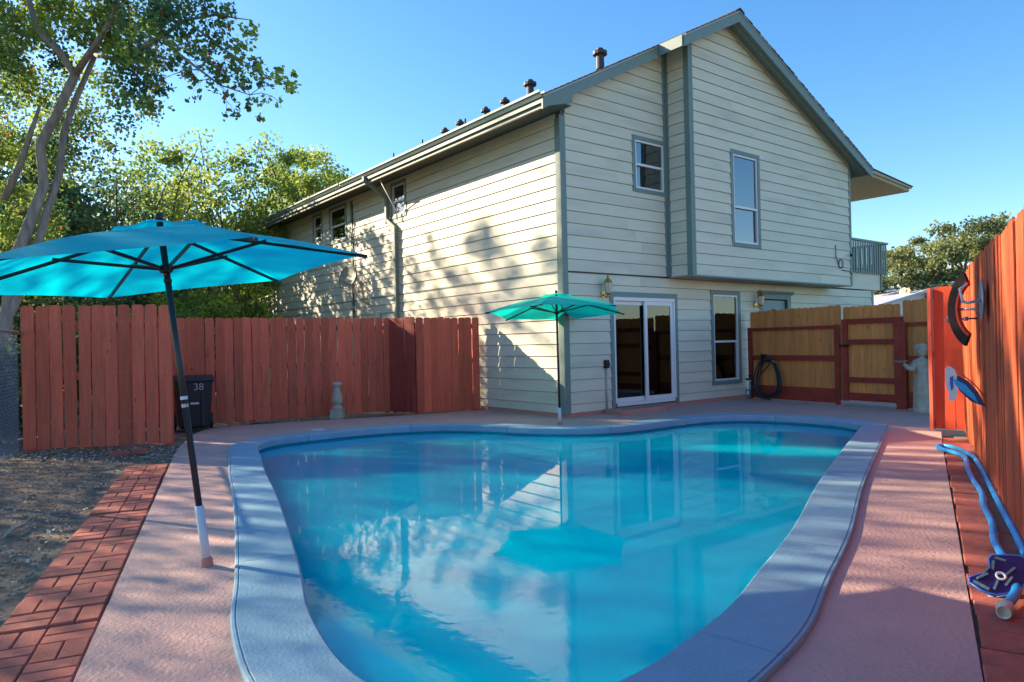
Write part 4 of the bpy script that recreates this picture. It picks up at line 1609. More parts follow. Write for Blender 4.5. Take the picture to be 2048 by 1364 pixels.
def umbrella(label, base, tx, ty, phi, R_, L, drop, lh, fab, r_pole, sleeve_h, steps=(), sgn_=-1, group='market umbrellas by the pool', polemat=POLE, foot=PINK):
    t = thing('patio_umbrella', label, 'umbrella', (base[0], base[1], 0), 0, group)
    a = Vector((tx, ty, 1)).normalized()
    e1 = a.cross(Vector((0, 1, 0))).normalized()
    e2 = a.cross(e1)
    apex = a * L
    tips = [a * (L - drop) + R_ * (math.cos(phi + k * math.pi / 3) * e1 + math.sin(phi + k * math.pi / 3) * e2) for k in range(6)]
    # canopy panels
    m_ = MB()
    ns, nr = 8, 8
    for k in range(6):
        p, q = tips[k], tips[(k + 1) % 6]
        vs, fs = [], []
        for i_ in range(nr + 1):
            f_ = .16 + .84 * i_ / nr
            for j_ in range(ns + 1):
                g = j_ / ns
                ed = p.lerp(q, g)
                sag = .035 * (f_ ** 1.5) * 4 * g * (1 - g)
                # edge curves inward slightly
                ed = ed + (apex - ed) * (.05 * 4 * g * (1 - g))
                pt = apex.lerp(ed, f_) - a * sag * .3 + a * .035 * math.sin(math.pi * f_)
                vs.append(pt)
        for i_ in range(nr):
            for j_ in range(ns):
                q0 = i_ * (ns + 1) + j_
                fs.append((q0, q0 + 1, q0 + ns + 2, q0 + ns + 1))
        m_.add(vs, fs)
    cn = m_.build('canopy', fab, t, True)
    # valance hem
    # vent cap with wavy edge
    v_ = MB()
    vs = [apex + a * .045]
    nn_ = 48
    for k in range(nn_):
        g = k / nn_ * 6
        k0 = int(g) % 6
        fr = g - int(g)
        ed = tips[k0].lerp(tips[(k0 + 1) % 6], fr)
        wv_ = .015 + .022 * math.sin(math.pi * fr) ** 2
        vs.append(apex.lerp(ed, .12) + a * .042)
    for k in range(nn_):
        g = k / nn_ * 6
        k0 = int(g) % 6
        fr = g - int(g)
        ed = tips[k0].lerp(tips[(k0 + 1) % 6], fr)
        wv_ = .020 + .035 * math.sin(math.pi * fr) ** 2
        vs.append(apex.lerp(ed, .245) + a * (wv_ + .012))
    fs = [(0, 1 + k, 1 + (k + 1) % nn_) for k in range(nn_)] + [(1 + k, 1 + nn_ + k, 1 + nn_ + (k + 1) % nn_, 1 + (k + 1) % nn_) for k in range(nn_)]
    v_.add(vs, fs)
    v_.build('vent_cap', fab, t, True)
    # ribs and struts
    hub = a * lh
    for k in range(6):
        rb = MB().bar(apex - a * .012, tips[k] - a * .012, .012, .018, a).build('rib', BLACK, t)
        mid_ = (apex - a * .012).lerp(tips[k], .50) - a * .02 + a * .03
        MB().bar(hub, mid_, .011, .018, a).build('strut', BLACK, rb)
        MB().tube([tips[k] * 1.0 - (tips[k] - apex).normalized() * .05 - a * .012, tips[k] + (tips[k] - apex).normalized() * .012 - a * .010], .011, 6).build('rib_tip', polemat, rb)
    MB().lathe([(r_pole * 1.3, -.02), (r_pole * 2.0, -.012), (r_pole * 2.0, .02), (r_pole * 1.3, .03)], hub, 14, axis=a).build('runner_hub', BLACK, t)
    MB().lathe([(.016, 0), (.022, .008), (.024, .02), (.020, .034), (.010, .044), (.001, .047)], apex + a * .04, 12, axis=a).build('finial', BLACK, t, True)
    MB().tube([a * sleeve_h * .9, a * (L + .03)], r_pole, 14).build('pole', polemat, t, True)
    MB().tube([a * .0, a * sleeve_h], r_pole * 1.35, 14).build('base_sleeve', PVC, t, True)
    MB().lathe([(r_pole * 1.8, -.01), (r_pole * 1.8, .035), (r_pole * 1.4, .055)], (0, 0, 0), 14, axis=a).build('socket', foot, t)
    for h_, rr_, mt_ in steps:
        MB().tube([a * h_, a * (h_ + .02)], rr_, 12).build('collar', mt_, t)
    return t, a


ob, a_ = umbrella('large bright blue teal umbrella on a leaning pole over the near left deck', (-1.794, 4.046), -.109, -.02, -.779, 1.13, 1.975, .267, 1.73,
                  TEALFAB, .0185, .355, steps=((.975, .0200, PVC), (.93, .0195, METAL), (1.655, .022, BLACK)))
MB().lathe([(.006, 0), (.006, .01)], a_ * 1.70 + Vector((.004, -.022, 0)), 8, axis=(0, -1, 0)).build('red_button', BRUSHRED, ob)
umbrella('small green teal umbrella on a dark pole near the house corner', (.70, 10.578), -.002, .077, 5.497, 1.114, 1.98, .268, 1.708,
         TEALFAB2, .018, .26)

# ------------------------------------------------------------------ things hanging on the tall fence
FD = (Vector((RF1[0], RF1[1], 0)) - Vector((RF0[0], RF0[1], 0))).normalized()
FN = Vector((FD.y, -FD.x, 0))
if FN.x > 0:
    FN = -FN


def onfence(s_, z_, o_):
    return Vector((RF0[0], RF0[1], 0)) + FD * s_ + FN * o_ + Vector((0, 0, z_))


# curved pool brush, hung with its bristles outwards
t = thing('pool_brush', 'curved pool brush with dark bristles and a red back on the tall fence', 'pool brush', onfence(2.75, 1.47, .13))
pb_, pr_ = MB(), MB()
arc = [(math.radians(-62 + 124 * k / 14)) for k in range(15)]
base_ = onfence(2.75, 1.47, .13)


def bl_pt(th, r_, lat):
    # brush plane: vertical, facing away from the fence and back along it
    out = (FN * .80 - FD * .35).normalized()
    side = out.cross(Vector((0, 0, 1)))
    return out * (r_ * math.cos(th) - .13) + Vector((0, 0, r_ * 1.5 * math.sin(th))) + side * lat


for mb_, r0_, r1_, lat in ((pb_, .185, .250, .030), (pr_, .168, .1845, .034)):
    vs, fs = [], []
    for th in arc:
        vs += [bl_pt(th, r0_, -lat), bl_pt(th, r0_, lat), bl_pt(th, r1_, lat), bl_pt(th, r1_, -lat)]
    for k in range(len(arc) - 1):
        for j_ in range(4):
            fs.append((k * 4 + j_, k * 4 + (j_ + 1) % 4, (k + 1) * 4 + (j_ + 1) % 4, (k + 1) * 4 + j_))
    fs += [(0, 1, 2, 3), tuple(len(vs) - 4 + q for q in (3, 2, 1, 0))]
    mb_.add(vs, fs)
pb_.build('bristles', BRUSHDARK, t)
pr_.build('brush_back', BRUSHRED, t)
MB().tube([bl_pt(0, .17, 0), bl_pt(0, .06, 0), bl_pt(0, .0, 0) + Vector((0, 0, -.02))], .012, 8).build('brush_handle', METAL, t, True)
# metal hook
t = thing('wall_hook', 'small metal clamp hook on the fence left of the brush', 'hook', onfence(2.45, 1.39, 0))
MB().tube([FN * .0, FN * .16, FN * .20 + Vector((0, 0, .03)), FN * .24 + Vector((0, 0, .02)), FN * .26, FN * .22 - Vector((0, 0, .035))], .009, 8).build('hook_bar', METAL, t, True)
MB().tube([FN * .10 - Vector((0, 0, .02)), FN * .10 + Vector((0, 0, .02))], .02, 8).build('clamp', METAL, t, True)
# round metal dish/reel
t = thing('hose_hanger', 'round metal hose hanger plate mounted on the tall fence', 'hose hanger', onfence(3.45, 1.52, .02))
MB().lathe([(.001, .0), (.08, .004), (.155, .016), (.16, .03), (.15, .034), (.08, .018), (.001, .012)], (0, 0, 0), 26, axis=FN).build('round_plate', METAL, t, True)
MB().tube([FN * .02, FN * .12 - Vector((0, 0, .02)), FN * .16 + FD * -.02], .012, 8).build('arm', METAL, t, True)
MB().tube([FN * .15 - Vector((0, 0, .02)), FN * .17 + Vector((0, 0, .10)) - FD * .03, FN * .12 + Vector((0, 0, .13)) - FD * .03], .010, 8).build('bent_rod', WHITEPL, t, True)
# skimmer head + net, hanging lower
VB = Vector((4.05, 6.0, 0.62))
t = thing('pool_scrub_head', 'white and blue pool scrubbing head hung low on the tall fence', 'pool brush', VB)
hc_ = Vector((3.868, 6.15, 0.81)) - VB
fw_ = Vector((-.53, -.85, 0))                     # the way the white plate faces
sd_ = Vector((-.85, .53, 0))
m_ = MB()
outl = [(-.045, .13), (-.03, .155), (0, .15), (.03, .12), (.045, .05), (.045, -.05), (.035, -.12), (.01, -.15), (-.02, -.145), (-.03, -.11), (-.012, -.085), (-.035, -.06), (-.045, 0), (-.045, .09)]
m_.prism(outl, lambda a, c, t_: hc_ + sd_ * a * -1 + Vector((0, 0, c)) + fw_ * t_, -.022, .022)
m_.build('white_plate', WHITEPL, t)
m_ = MB()
m_.prism([(-.012, .07), (.012, .06), (.014, 0), (.004, -.06), (-.012, -.03)], lambda a, c, t_: hc_ + sd_ * a + Vector((0, 0, c)) + fw_ * t_, .0225, .027)
m_.build('blue_slot', MIDBLUE, t)
tp = Vector((0.0, -.01, 0.0))
st_ = hc_ + Vector((.03, -.02, .06))
ax_ = (tp - st_)
ln_ = ax_.length
ax_.normalize()
up_ = Vector((0, 0, 1)) - ax_ * ax_.z
up_.normalize()
sn_ = ax_.cross(up_)
m_ = MB()
lens = [(0, .025), (.25, .05), (.6, .045), (1, 0), (.7, -.055), (.35, -.06), (.05, -.035)]
m_.prism(lens, lambda a, c, t_: st_ + ax_ * ln_ * a + up_ * c * .9 + sn_ * t_, -.02, .02)
m_.build('navy_wing', NAVY, t)
m_ = MB()
lens2 = [(0, -.02), (.3, .018), (.62, .012), (.85, -.015), (.5, -.04), (.15, -.05)]
m_.prism(lens2, lambda a, c, t_: st_ + ax_ * ln_ * a + up_ * c * .9 + sn_ * t_, -.03, .03)
m_.build('blue_body', HOSEBLUE, t)
m_ = MB()
m_.tube([hc_ + Vector((.02, -.01, .03)), st_ + ax_ * .08], .02, 8)
m_.build('neck', MIDBLUE, t, True)
MB().tube([st_ + up_ * .05, st_ + ax_ * ln_ * .5 + up_ * .065, st_ + ax_ * ln_ * .95 + up_ * .04, st_ + ax_ * (ln_ + .08) + up_ * .07], .006, 6).build('red_cord', BRUSHRED, t, True)

# ------------------------------------------------------------------ vacuum hose and head on the paver strip
hz = .030
hose_px = [(1975, 1245, .06), (2010, 1195, .05), (2040, 1150, .04), (2050, 1120, .04), (2042, 1090, .03), (2015, 1040, .03), (1992, 985, .03), (1968, 950, .03), (1950, 917, .03),
           (1925, 905, .03), (1897, 900, .03), (1878, 893, .03), (1895, 889, .03), (1920, 893, .03), (1933, 901, .03), (1938, 920, .03), (1936, 940, .035), (1944, 960, .035),
           (1965, 985, .03), (1972, 1010, .03), (1985, 1045, .03), (1990, 1080, .03), (2000, 1105, .03), (2020, 1125, .05), (2030, 1135, .06)]


def gz(px, py, z=0.0):
    d = CF + CR * ((px - 1024) / FPX) - CU * ((py - 682) / FPX)
    return Vector((0, 0, H)) + d * ((z - H) / d.z)


def spline(pts, n=6):
    out = []
    for i_ in range(len(pts) - 1):
        p0, p1, p2, p3 = pts[max(i_ - 1, 0)], pts[i_], pts[i_ + 1], pts[min(i_ + 2, len(pts) - 1)]
        for k in range(n):
            t_ = k / n
            out.append(0.5 * ((2 * p1) + (p2 - p0) * t_ + (2 * p0 - 5 * p1 + 4 * p2 - p3) * t_ * t_ + (3 * p1 - p0 - 3 * p2 + p3) * t_ ** 3))
    out.append(pts[-1])
    return out


hose = thing('vacuum_hose', 'ribbed light blue pool vacuum hose looped along the paver strip', 'hose')
# one continuous run: cuff end near the camera, out along the strip, loop, and back under the head
run = [gz(2003, 1225, .045), gz(2022, 1185, .05), gz(2042, 1150, .04), gz(2056, 1125, .035)]
A = [gz(x, y, z) for x, y, z in [(2050, 1108, .035), (2030, 1065, .03), (2008, 1025, .03), (1990, 990, .03), (1975, 960, .03), (1962, 935, .03), (1945, 912, .03), (1915, 897, .03), (1888, 891, .03),
                                 (1874, 893, .03), (1885, 898, .03), (1912, 906, .03), (1930, 915, .03), (1936, 938, .03), (1948, 962, .03), (1963, 985, .03), (1968, 1012, .03), (1984, 1045, .03), (1988, 1078, .03), (2003, 1108, .04), (2025, 1140, .05)]]
pts = spline(A, 8)
rr = [.0205 + .0012 * (k % 2) for k in range(len(pts))]
MB().tube(pts, rr, 12).build('hose_run', HOSEBLUE, hose, True)
pts = spline([gz(2030, 1150, .05), gz(2033, 1180, .05), gz(2022, 1200, .045), gz(2010, 1215, .045)], 8)
MB().tube(pts, .0215, 12).build('hose_end', HOSEBLUE, hose, True)
c0, c1 = gz(2012, 1213, .045), gz(2000, 1246, .045)
dv = (c1 - c0)
cf = MB().lathe([(.024, 0), (.034, .01), (.035, .035), (.026, .05), (.0275, .085), (.029, .088), (.024, .088), (.022, .06), (.001, .055)], c0, 18, axis=dv.normalized())
cf.build('hose_cuff', CREAM, hose, True)
# head: butterfly outline, tilted, leaning on the hose
hd = thing('pool_vacuum', 'dark blue butterfly shaped pool vacuum head with bristle strips leaning on the hose', 'vacuum head')
hc = gz(2000, 1152, .09)
ax_r = (gz(2060, 1145, .09) - gz(1940, 1165, .09)).normalized()
nrm = Vector((-.25, -.62, .75)).normalized()
ax_r = (ax_r - nrm * ax_r.dot(nrm)).normalized()
ax_u = nrm.cross(ax_r)
out_ = [(-.170, .035), (-.150, .062), (-.115, .060), (-.06, .052), (0, .075), (.03, .115), (.06, .128), (.10, .11), (.15, .085), (.19, .06), (.205, .02), (.19, -.035), (.13, -.078), (.06, -.098), (-.03, -.102), (-.10, -.085), (-.145, -.04)]
out_ = [(x * .80, y * .80) for x, y in out_]
hd.location = hc
m_ = MB()
m_.prism(out_, lambda a, c, t_: ax_r * a + ax_u * c + nrm * t_, -.014, 0)
m_.build('head_plate', NAVY, hd)
m_ = MB()
m_.tube([ax_r * x * 1.0 + ax_u * y * 1.0 - nrm * .004 for x, y in out_ + [out_[0]]], .005, 6)
m_.build('bumper', MIDBLUE, hd, True)
m_ = MB()
m_.tube([ax_r * x * 1.02 + ax_u * y * 1.02 - nrm * .012 for x, y in out_[10:16]], .006, 6)
m_.build('white_bumper', WHITEPL, hd, True)
for (xa, ya, xb, yb) in [(-.148, .03, -.112, -.045), (-.12, .035, -.05, .035), (-.075, .045, -.01, .066), (-.008, .045, .035, .088), (-.09, -.055, -.032, -.018), (-.02, -.06, .045, -.035), (.03, -.01, .10, .005), (.055, .10, .09, .06)]:
    p, q = ax_r * xa * .82 + ax_u * ya * .82 + nrm * .006, ax_r * xb * .82 + ax_u * yb * .82 + nrm * .006
    MB().bar(p, q, .010, .012, nrm).build('bristle_strip', BRISTLE, hd)
MB().lathe([(.020, -.002), (.024, .008), (.020, .012), (.014, .010), (.013, .0)], ax_u * -.004 + ax_r * .0, 18, axis=nrm).build('hose_port', WHITEPL, hd, True)
MB().lathe([(.0125, .003), (.001, .0045)], Vector((0, 0, 0)) + ax_u * -.004, 14, axis=nrm).build('port_hole', BLACK, hd)
for s_ in (-1, 1):
    MB().tube([ax_r * .1 * s_ - nrm * .015 - ax_u * .06, ax_r * .1 * s_ - nrm * .045 - ax_u * .06], .012, 8).build('wheel', WHITEPL, hd)

# ------------------------------------------------------------------ neighbour house at the far right
nb_ = thing('neighbour_house', 'distant house with pale metal roof beyond the cedar fence', 'house', (17.2, 30.0, 0), R(20))
m_ = MB()
MB().box(-4.0, 6.0, 0, 7, 0, 2.1).build('wall', WHITEWALL, nb_)
MB().prism([(-4.6, 2.0), (2.2, 3.55), (9, 2.0), (9, 1.9), (2.2, 3.42), (-4.6, 1.9)], lambda p_, q_, t_: (p_, t_, q_), -.4, 7.4).build('roof', ROOFW, nb_)
MB().prism([(-3.9, 2.05), (2.2, 3.40), (6, 2.5), (6, 2.0)], lambda p_, q_, t_: (p_, t_, q_), .0, .2).build('gable', WHITEWALL, nb_)
MB().box(1.0, 1.5, -.05, -.01, 1.7, 2.6).build('window', material('blue_pane', (.03, .08, .25), .2), nb_)
dt = thing('satellite_dish', 'sunlit satellite dish on the distant neighbour roof', 'satellite dish', at(1812, 590, 30.2))
MB().lathe([(.001, 0), (.16, .02), (.27, .06), (.27, .08), (.16, .035), (.001, .015)], (0, 0, .1), 20, .8, 1, axis=(-.75, -.45, .5)).build('reflector', material('sunlit_cream_dish', (.7, .55, .3), .5), dt, True)  # cream dish with its warm sunlit glow put into the colour
MB().tube([(0, 0, -.9), (0, 0, .25)], .04, 8).build('mast', ALU, dt)
MB().tube([(0, 0, .1), (-.45, -.2, .42)], .03, 6).build('feed_arm', WHITEPL, dt)
# a plain shed block seen reflected / behind, none

# ------------------------------------------------------------------ trees
GROUND_Z = 0.0
SD = Vector((1.958, -.884, -.95))                   # direction light travels, per unit t
HCv = Vector(HC)
HEX = Vector((math.cos(YAW), math.sin(YAW), 0))
HEY = Vector((-math.sin(YAW), math.cos(YAW), 0))


def landing(p):
    """where the leaf's shadow falls: ('wall', w, z), ('fence', s, z) or ('ground', x, y)"""
    q = p - HCv
    u_ = q.dot(HEX)
    du = SD.dot(HEX)
    if u_ < 0:
        t_ = -u_ / du
        h_ = p + SD * t_
        w__ = (h_ - HCv).dot(HEY)
        if -0.05 < w__ < 15.6 and h_.z > 0:
            return ('wall', w__, h_.z)
    f0 = Vector((RF0[0], RF0[1], 0))
    d0 = (p - f0).dot(FN)
    dd = SD.dot(FN)
    if d0 > 0 and dd < 0:
        t_ = -d0 / dd
        h_ = p + SD * t_
        s_ = (h_ - f0).dot(FD)
        if h_.z > 0.0 and h_.z < 2.1 and s_ > -.5:
            return ('fence', s_, h_.z)
    t_ = p.z / .95
    h_ = p + SD * t_
    return ('ground', h_.x, h_.y)


def ell(x, y, cx, cy, rx, ry, ang=0):
    c, s_ = math.cos(ang), math.sin(ang)
    dx, dy = x - cx, y - cy
    a, b_ = (dx * c + dy * s_) / rx, (-dx * s_ + dy * c) / ry
    return a * a + b_ * b_ < 1


# crown leaves are dropped wherever they would shade these chosen sunny patches
LIT_GROUND = [(5.0, 8.75, .95, .42, R(-24)), (3.9, 9.0, .9, .3, R(-24)), (4.35, 7.75, .95, .10, R(-20)), (4.15, 7.30, .8, .09, R(-20)), (3.95, 6.85, .7, .07, R(-20)), (3.0, 8.35, 1.2, .34, R(-24)),
              (2.95, 5.75, .5, .05, R(-20)), (2.0, 3.35, .6, .06, R(-20)), (1.5, 3.85, .35, .05, R(-22)),
              (-2.15, 5.45, .55, .05, R(-24)), (-2.35, 5.85, .5, .04, R(-24)), (-2.45, 6.3, .35, .04, R(-24)), (-1.55, 4.0, .22, .07, R(-24)), (-3.0, 5.95, .35, .07, R(-24)), (-3.2, 5.55, .5, .06, R(-24)),
              (-3.2, 4.9, .5, .07, R(-24)), (-2.0, 4.6, .35, .05, R(-24)), (-1.95, 5.0, .4, .04, R(-24)),
              (2.9, 4.55, .35, .07, R(-24)), (2.45, 3.9, .4, .06, R(-24))]


# shade on the long wall: streaks (w0, z0, w1, z1, radius, darkness) where leaves are kept to cast it
CELL, COVER = .30, {}


def cover_add(p, size):
    k_, a_, b_ = landing(p)
    if k_ == 'ground':
        key = (int(a_ // CELL), int(b_ // CELL))
        COVER[key] = COVER.get(key, 0) + .5 * .37 * size * size / .405 / (CELL * CELL)


def cover_ok(p, size, limit):
    k_, a_, b_ = landing(p)
    if k_ != 'ground':
        return k_ == 'wall' or random.random() < .5
    key = (int(a_ // CELL), int(b_ // CELL))
    if COVER.get(key, 0) > limit:
        return False
    cover_add(p, size)
    return True


WALL_SHADE = [(2.25, 3.35, 1.95, 3.05, .36, .9), (2.6, 3.18, 2.2, 3.08, .22, .8), (1.9, 2.95, 1.3, 2.4, .34, .85), (1.3, 2.45, .5, 1.85, .30, .75), (4.12, 3.5, 4.0, 3.3, .13, .85),
              (4.0, 3.2, 3.1, 2.5, .20, .75), (3.1, 2.5, 2.4, 2.05, .22, .6), (4.95, 3.15, 4.7, 2.85, .22, .8), (4.9, 2.75, 3.9, 2.0, .20, .8), (4.3, 2.75, 3.3, 2.0, .14, .6),
              (.5, 2.85, .1, 2.45, .26, .85), (6.95, 4.0, 6.2, 3.1, .16, .8), (6.4, 3.1, 5.9, 2.5, .16, .7), (1.0, 4.35, .2, 4.15, .05, .6), (1.9, 2.1, 1.2, 1.6, .2, .5), (3.0, 2.15, 1.9, 1.7, .25, .6),
              (2.9, 2.75, 2.3, 2.3, .12, .6), (9.0, 2.9, 8.2, 2.0, .12, .6), (.9, 1.5, .2, 1.1, .12, .5)]


def wall_keep(w_, z_):
    d = 0.0
    if z_ > 4.6:
        return 0.0
    for (w0, z0_, w1, z1_, r_, k_) in WALL_SHADE:
        ax_, az_ = w1 - w0, z1_ - z0_
        t_ = max(0, min(1, ((w_ - w0) * ax_ + (z_ - z0_) * az_) / (ax_ * ax_ + az_ * az_)))
        q = math.hypot(w_ - w0 - ax_ * t_, z_ - z0_ - az_ * t_) + .07 * noise.noise(Vector((w_ * 5, z_ * 5, 4)))
        v_ = max(0, min(1, (r_ * 1.45 - q) / (r_ * .9))) * (.72 + .9 * noise.noise(Vector((w_ * 2.6 + z_ * 2.2, z_ * 3.4 - w_, 7))))
        d = max(d, min(.97, max(0, v_ * k_)))
    if w_ > 9.0:
        # leafy dapples at the far end
        n_ = noise.noise(Vector((w_ * 2.0 + z_ * 1.8, z_ * 1.3 - w_ * .5, 1.0))) + .12 * (w_ - 11.5)
        d = max(d, max(0, min(.85, .38 + 1.8 * n_)))
    return min(1.0, -math.log(1 - d * .97) / 2.4)


def sunny(p, soft=0.0):
    k, a, b_ = landing(p)
    if k == 'wall':
        return random.random() > wall_keep(a, b_)
    if k == 'fence':
        n_ = noise.noise(Vector((a * 1.3 + b_ * .8, b_ * .5, 9.0)))
        if a < 3.0:
            return n_ > -.10
        return n_ > (.10 if a < 4.0 else .38)
    for g in LIT_GROUND:
        if ell(a, b_, *g):
            return True
    return False


def leaves_mesh(name, pts, size, mat, seed=0, tone_fn=None, droop=0.3):
    rr_ = random.Random(seed)
    vs, fs, tn = [], [], []
    for p in pts:
        s_ = size * rr_.uniform(.6, 1.25)
        a = Vector((rr_.gauss(0, 1), rr_.gauss(0, 1), rr_.gauss(0, .8) - droop)).normalized()
        b_ = a.cross(Vector((rr_.gauss(0, 1), rr_.gauss(0, 1), rr_.gauss(0, 1)))).normalized()
        o_ = len(vs)
        vs += [p - a * s_ * .5, p + b_ * s_ * .38, p + a * s_ * .55, p - b_ * s_ * .38]
        fs.append((o_, o_ + 1, o_ + 2, o_ + 3))
        tn.append(tone_fn(p, rr_) if tone_fn else rr_.random())
    me = bpy.data.meshes.new(name)
    me.from_pydata([tuple(v_) for v_ in vs], [], fs)
    at_ = me.attributes.new('tone', 'FLOAT', 'FACE')
    at_.data.foreach_set('value', tn)
    me.materials.append(mat)
    return me


def clump_points(c, r_, n_, rr_, flat=1.0):
    out = []
    for _ in range(n_):
        while True:
            v_ = Vector((rr_.uniform(-1, 1), rr_.uniform(-1, 1), rr_.uniform(-1, 1)))
            if v_.length < 1:
                break
        v_ = v_ * (.45 + .55 * rr_.random())
        out.append(c + Vector((v_.x * r_, v_.y * r_, v_.z * r_ * flat)))
    return out


def limbs(mb_, start, ends, r0, rr_, nseg=5, wob=.25):
    for e_ in ends:
        pts, rad = [], []
        for k in range(nseg + 1):
            f_ = k / nseg
            p = start.lerp(e_, f_) + Vector((rr_.uniform(-1, 1), rr_.uniform(-1, 1), rr_.uniform(-.5, .5) + .8 * math.sin(math.pi * f_))) * wob * (0 if k in (0,) else 1) * (e_ - start).length * .12
            pts.append(p)
            rad.append(max(.006, r0 * (1 - .85 * f_)))
        mb_.tube(pts, rad, 6)


def tree(name, label, base, height, crown_c, crown_r, n_clumps, per, leaf, mat, trunk_r, seed, group=None, bark=DARKBARK, mask=False, fork=.35, tone=None, clump_r=.8, flat=.75, thin=1.0):
    rr_ = random.Random(seed)
    base = Vector(base)
    t_ = thing(name, label, 'tree', base, 0, group)
    cc = Vector(crown_c)
    cr = Vector(crown_r)
    cl_ = []
    for _ in range(n_clumps):
        while True:
            v_ = Vector((rr_.uniform(-1, 1), rr_.uniform(-1, 1), rr_.uniform(-1, 1)))
            if .15 < v_.length < 1:
                break
        v_ = v_.normalized() * (v_.length ** .6)
        cl_.append(cc + Vector((v_.x * cr.x, v_.y * cr.y, v_.z * cr.z)))
    tb = MB()
    fk = base + Vector((rr_.uniform(-.2, .2), rr_.uniform(-.2, .2), height * fork)) if True else base
    tb.tube([Vector((0, 0, -.1)), (fk - base) * .5 + Vector((rr_.uniform(-.1, .1), 0, 0)), fk - base], [trunk_r * 1.2, trunk_r, trunk_r * .8], 9)
    tb.build('trunk', bark, t_, True)
    lb_ = MB()
    ends = [c - base for c in cl_[::max(1, n_clumps // 22)]]
    limbs(lb_, fk - base, ends, trunk_r * (.28 if thin < 1 else .5), rr_, wob=.6)
    lb_.build('limbs', bark, t_, True)
    pts = []
    for c in cl_:
        r_ = clump_r * rr_.uniform(.6, 1.3)
        pts += clump_points(c, r_, per, rr_, flat)
    if mask:
        pts = [p for p in pts if not (rr_.random() < mask and sunny(p))]  # leaves that would darken the chosen lit areas are left out
    if thin < 1:
        rr_.shuffle(pts)
        pts = [p for p in pts if cover_ok(p, leaf, 1.2 if landing(p)[1] > -2.4 - (landing(p)[2] - 3.1) * .425 else 2.0)]  # leaf cover evened out so filtered sun lies evenly on the ground
    elif mask:
        for p in pts:
            cover_add(p, leaf)
    me = leaves_mesh('crown', [p - base for p in pts], leaf, mat, seed, (lambda p, r__: tone(p + base, r__)) if tone else None)
    obj('crown', me, t_)
    return t_


def tone_clumpy(scale=.8, lo=.0, hi=1.0, red=0.0):
    def f_(p, r_):
        if red and r_.random() < red:
            return 1.0
        v_ = .45 + .9 * noise.noise(p * scale) + r_.uniform(-.25, .25)
        return max(0.0, min(.92, v_))
    return f_


# --- the near left tree (visible grey trunks, drooping branch over the pool)
rr_ = random.Random(3)
TB = Vector((-8.0, 11.0, 0))
tree1 = thing('tallow_tree', 'tall tree with two leaning grey trunks and a leafy branch reaching over the yard', 'tree', TB)
Y1 = 10.6
trunk_a = [at(12, 640, 11), at(30, 520, 11), at(62, 440, 11), at(88, 370, 11), at(80, 290, 10.9), at(110, 235, 10.8), at(150, 150, 10.6), at(120, 105, 10.4), at(75, 60, 10.3), at(55, -10, 10.2), at(50, -90, 10.1)]
trunk_b = [at(12, 645, 11), at(62, 540, 11), at(92, 430, 11.1), at(118, 350, 11.2), at(128, 260, 11.2), at(155, 190, 11.2), at(190, 110, 11.3), at(215, 20, 11.4), at(225, -70, 11.5)]
m_ = MB()
loc = lambda pts_: [p - TB for p in pts_]
m_.tube(loc([Vector((-8.05, 11.0, -.1))] + trunk_a), [.11, .095, .09, .085, .075, .07, .068, .065, .055, .045, .038, .03], 12)
m_.build('trunk', BARK, tree1, True)
m_ = MB()
m_.tube(loc([Vector((-7.9, 11.0, -.1))] + trunk_b), [.08, .068, .062, .058, .055, .05, .045, .04, .032, .025], 12)
m_.build('trunk', BARK, tree1, True)
m_ = MB()
main_branch = [at(190, 110, 11.3), at(240, 120, 10.6), at(285, 95, 10.0), at(325, 72, 9.6), at(360, 110, 9.3), at(400, 140, 9.1), at(440, 170, 9.0), at(500, 190, 8.9)]
m_.tube(loc(main_branch), [.035, .036, .036, .034, .022, .016, .011, .006], 7)
m_.tube(loc([at(325, 72, 9.6), at(370, 40, 9.4), at(430, 30, 9.2), at(500, 40, 9.0)]), [.03, .022, .014, .006], 6)
m_.tube(loc([at(370, 40, 9.4), at(450, 100, 9.2), at(530, 150, 9.0), at(585, 170, 8.9)]), [.018, .013, .009, .004], 6)
m_.tube(loc([at(150, 150, 10.6), at(210, 60, 10.2), at(230, 20, 10), at(250, -40, 9.8)]), [.06, .04, .03, .02], 6)
m_.tube(loc([at(8, 400, 11.5), at(40, 330, 11.5), at(60, 270, 11.4), at(80, 210, 11.3)]), [.06, .05, .04, .02], 6)
TWIGS = []
for k in range(26):
    c = rr_.choice(main_branch[2:])
    e_ = c + Vector((rr_.uniform(-.5, .6), rr_.uniform(-.4, .4), rr_.uniform(-.45, .3)))
    b1, b2 = c.lerp(e_, .35) + Vector((rr_.uniform(-.06, .06), 0, .06)), c.lerp(e_, .7) + Vector((rr_.uniform(-.05, .05), 0, .05))
    m_.tube(loc([c, b1, b2, e_, e_ + Vector((rr_.uniform(-.05, .05), 0, -.07))]), [.006, .005, .004, .003, .0015], 4)
    for _ in range(2):
        f_ = b2 + Vector((rr_.uniform(-.2, .2), rr_.uniform(-.1, .1), rr_.uniform(-.2, .05)))
        m_.tube(loc([b2, b2.lerp(f_, .5) + Vector((0, 0, .02)), f_]), [.003, .002, .001], 3)
        TWIGS.append(f_)
    TWIGS.append(e_)
m_.build('limbs', BARK, tree1, True)
pts = []
for q in TWIGS:
    pts += clump_points(q, .10, 9, rr_)
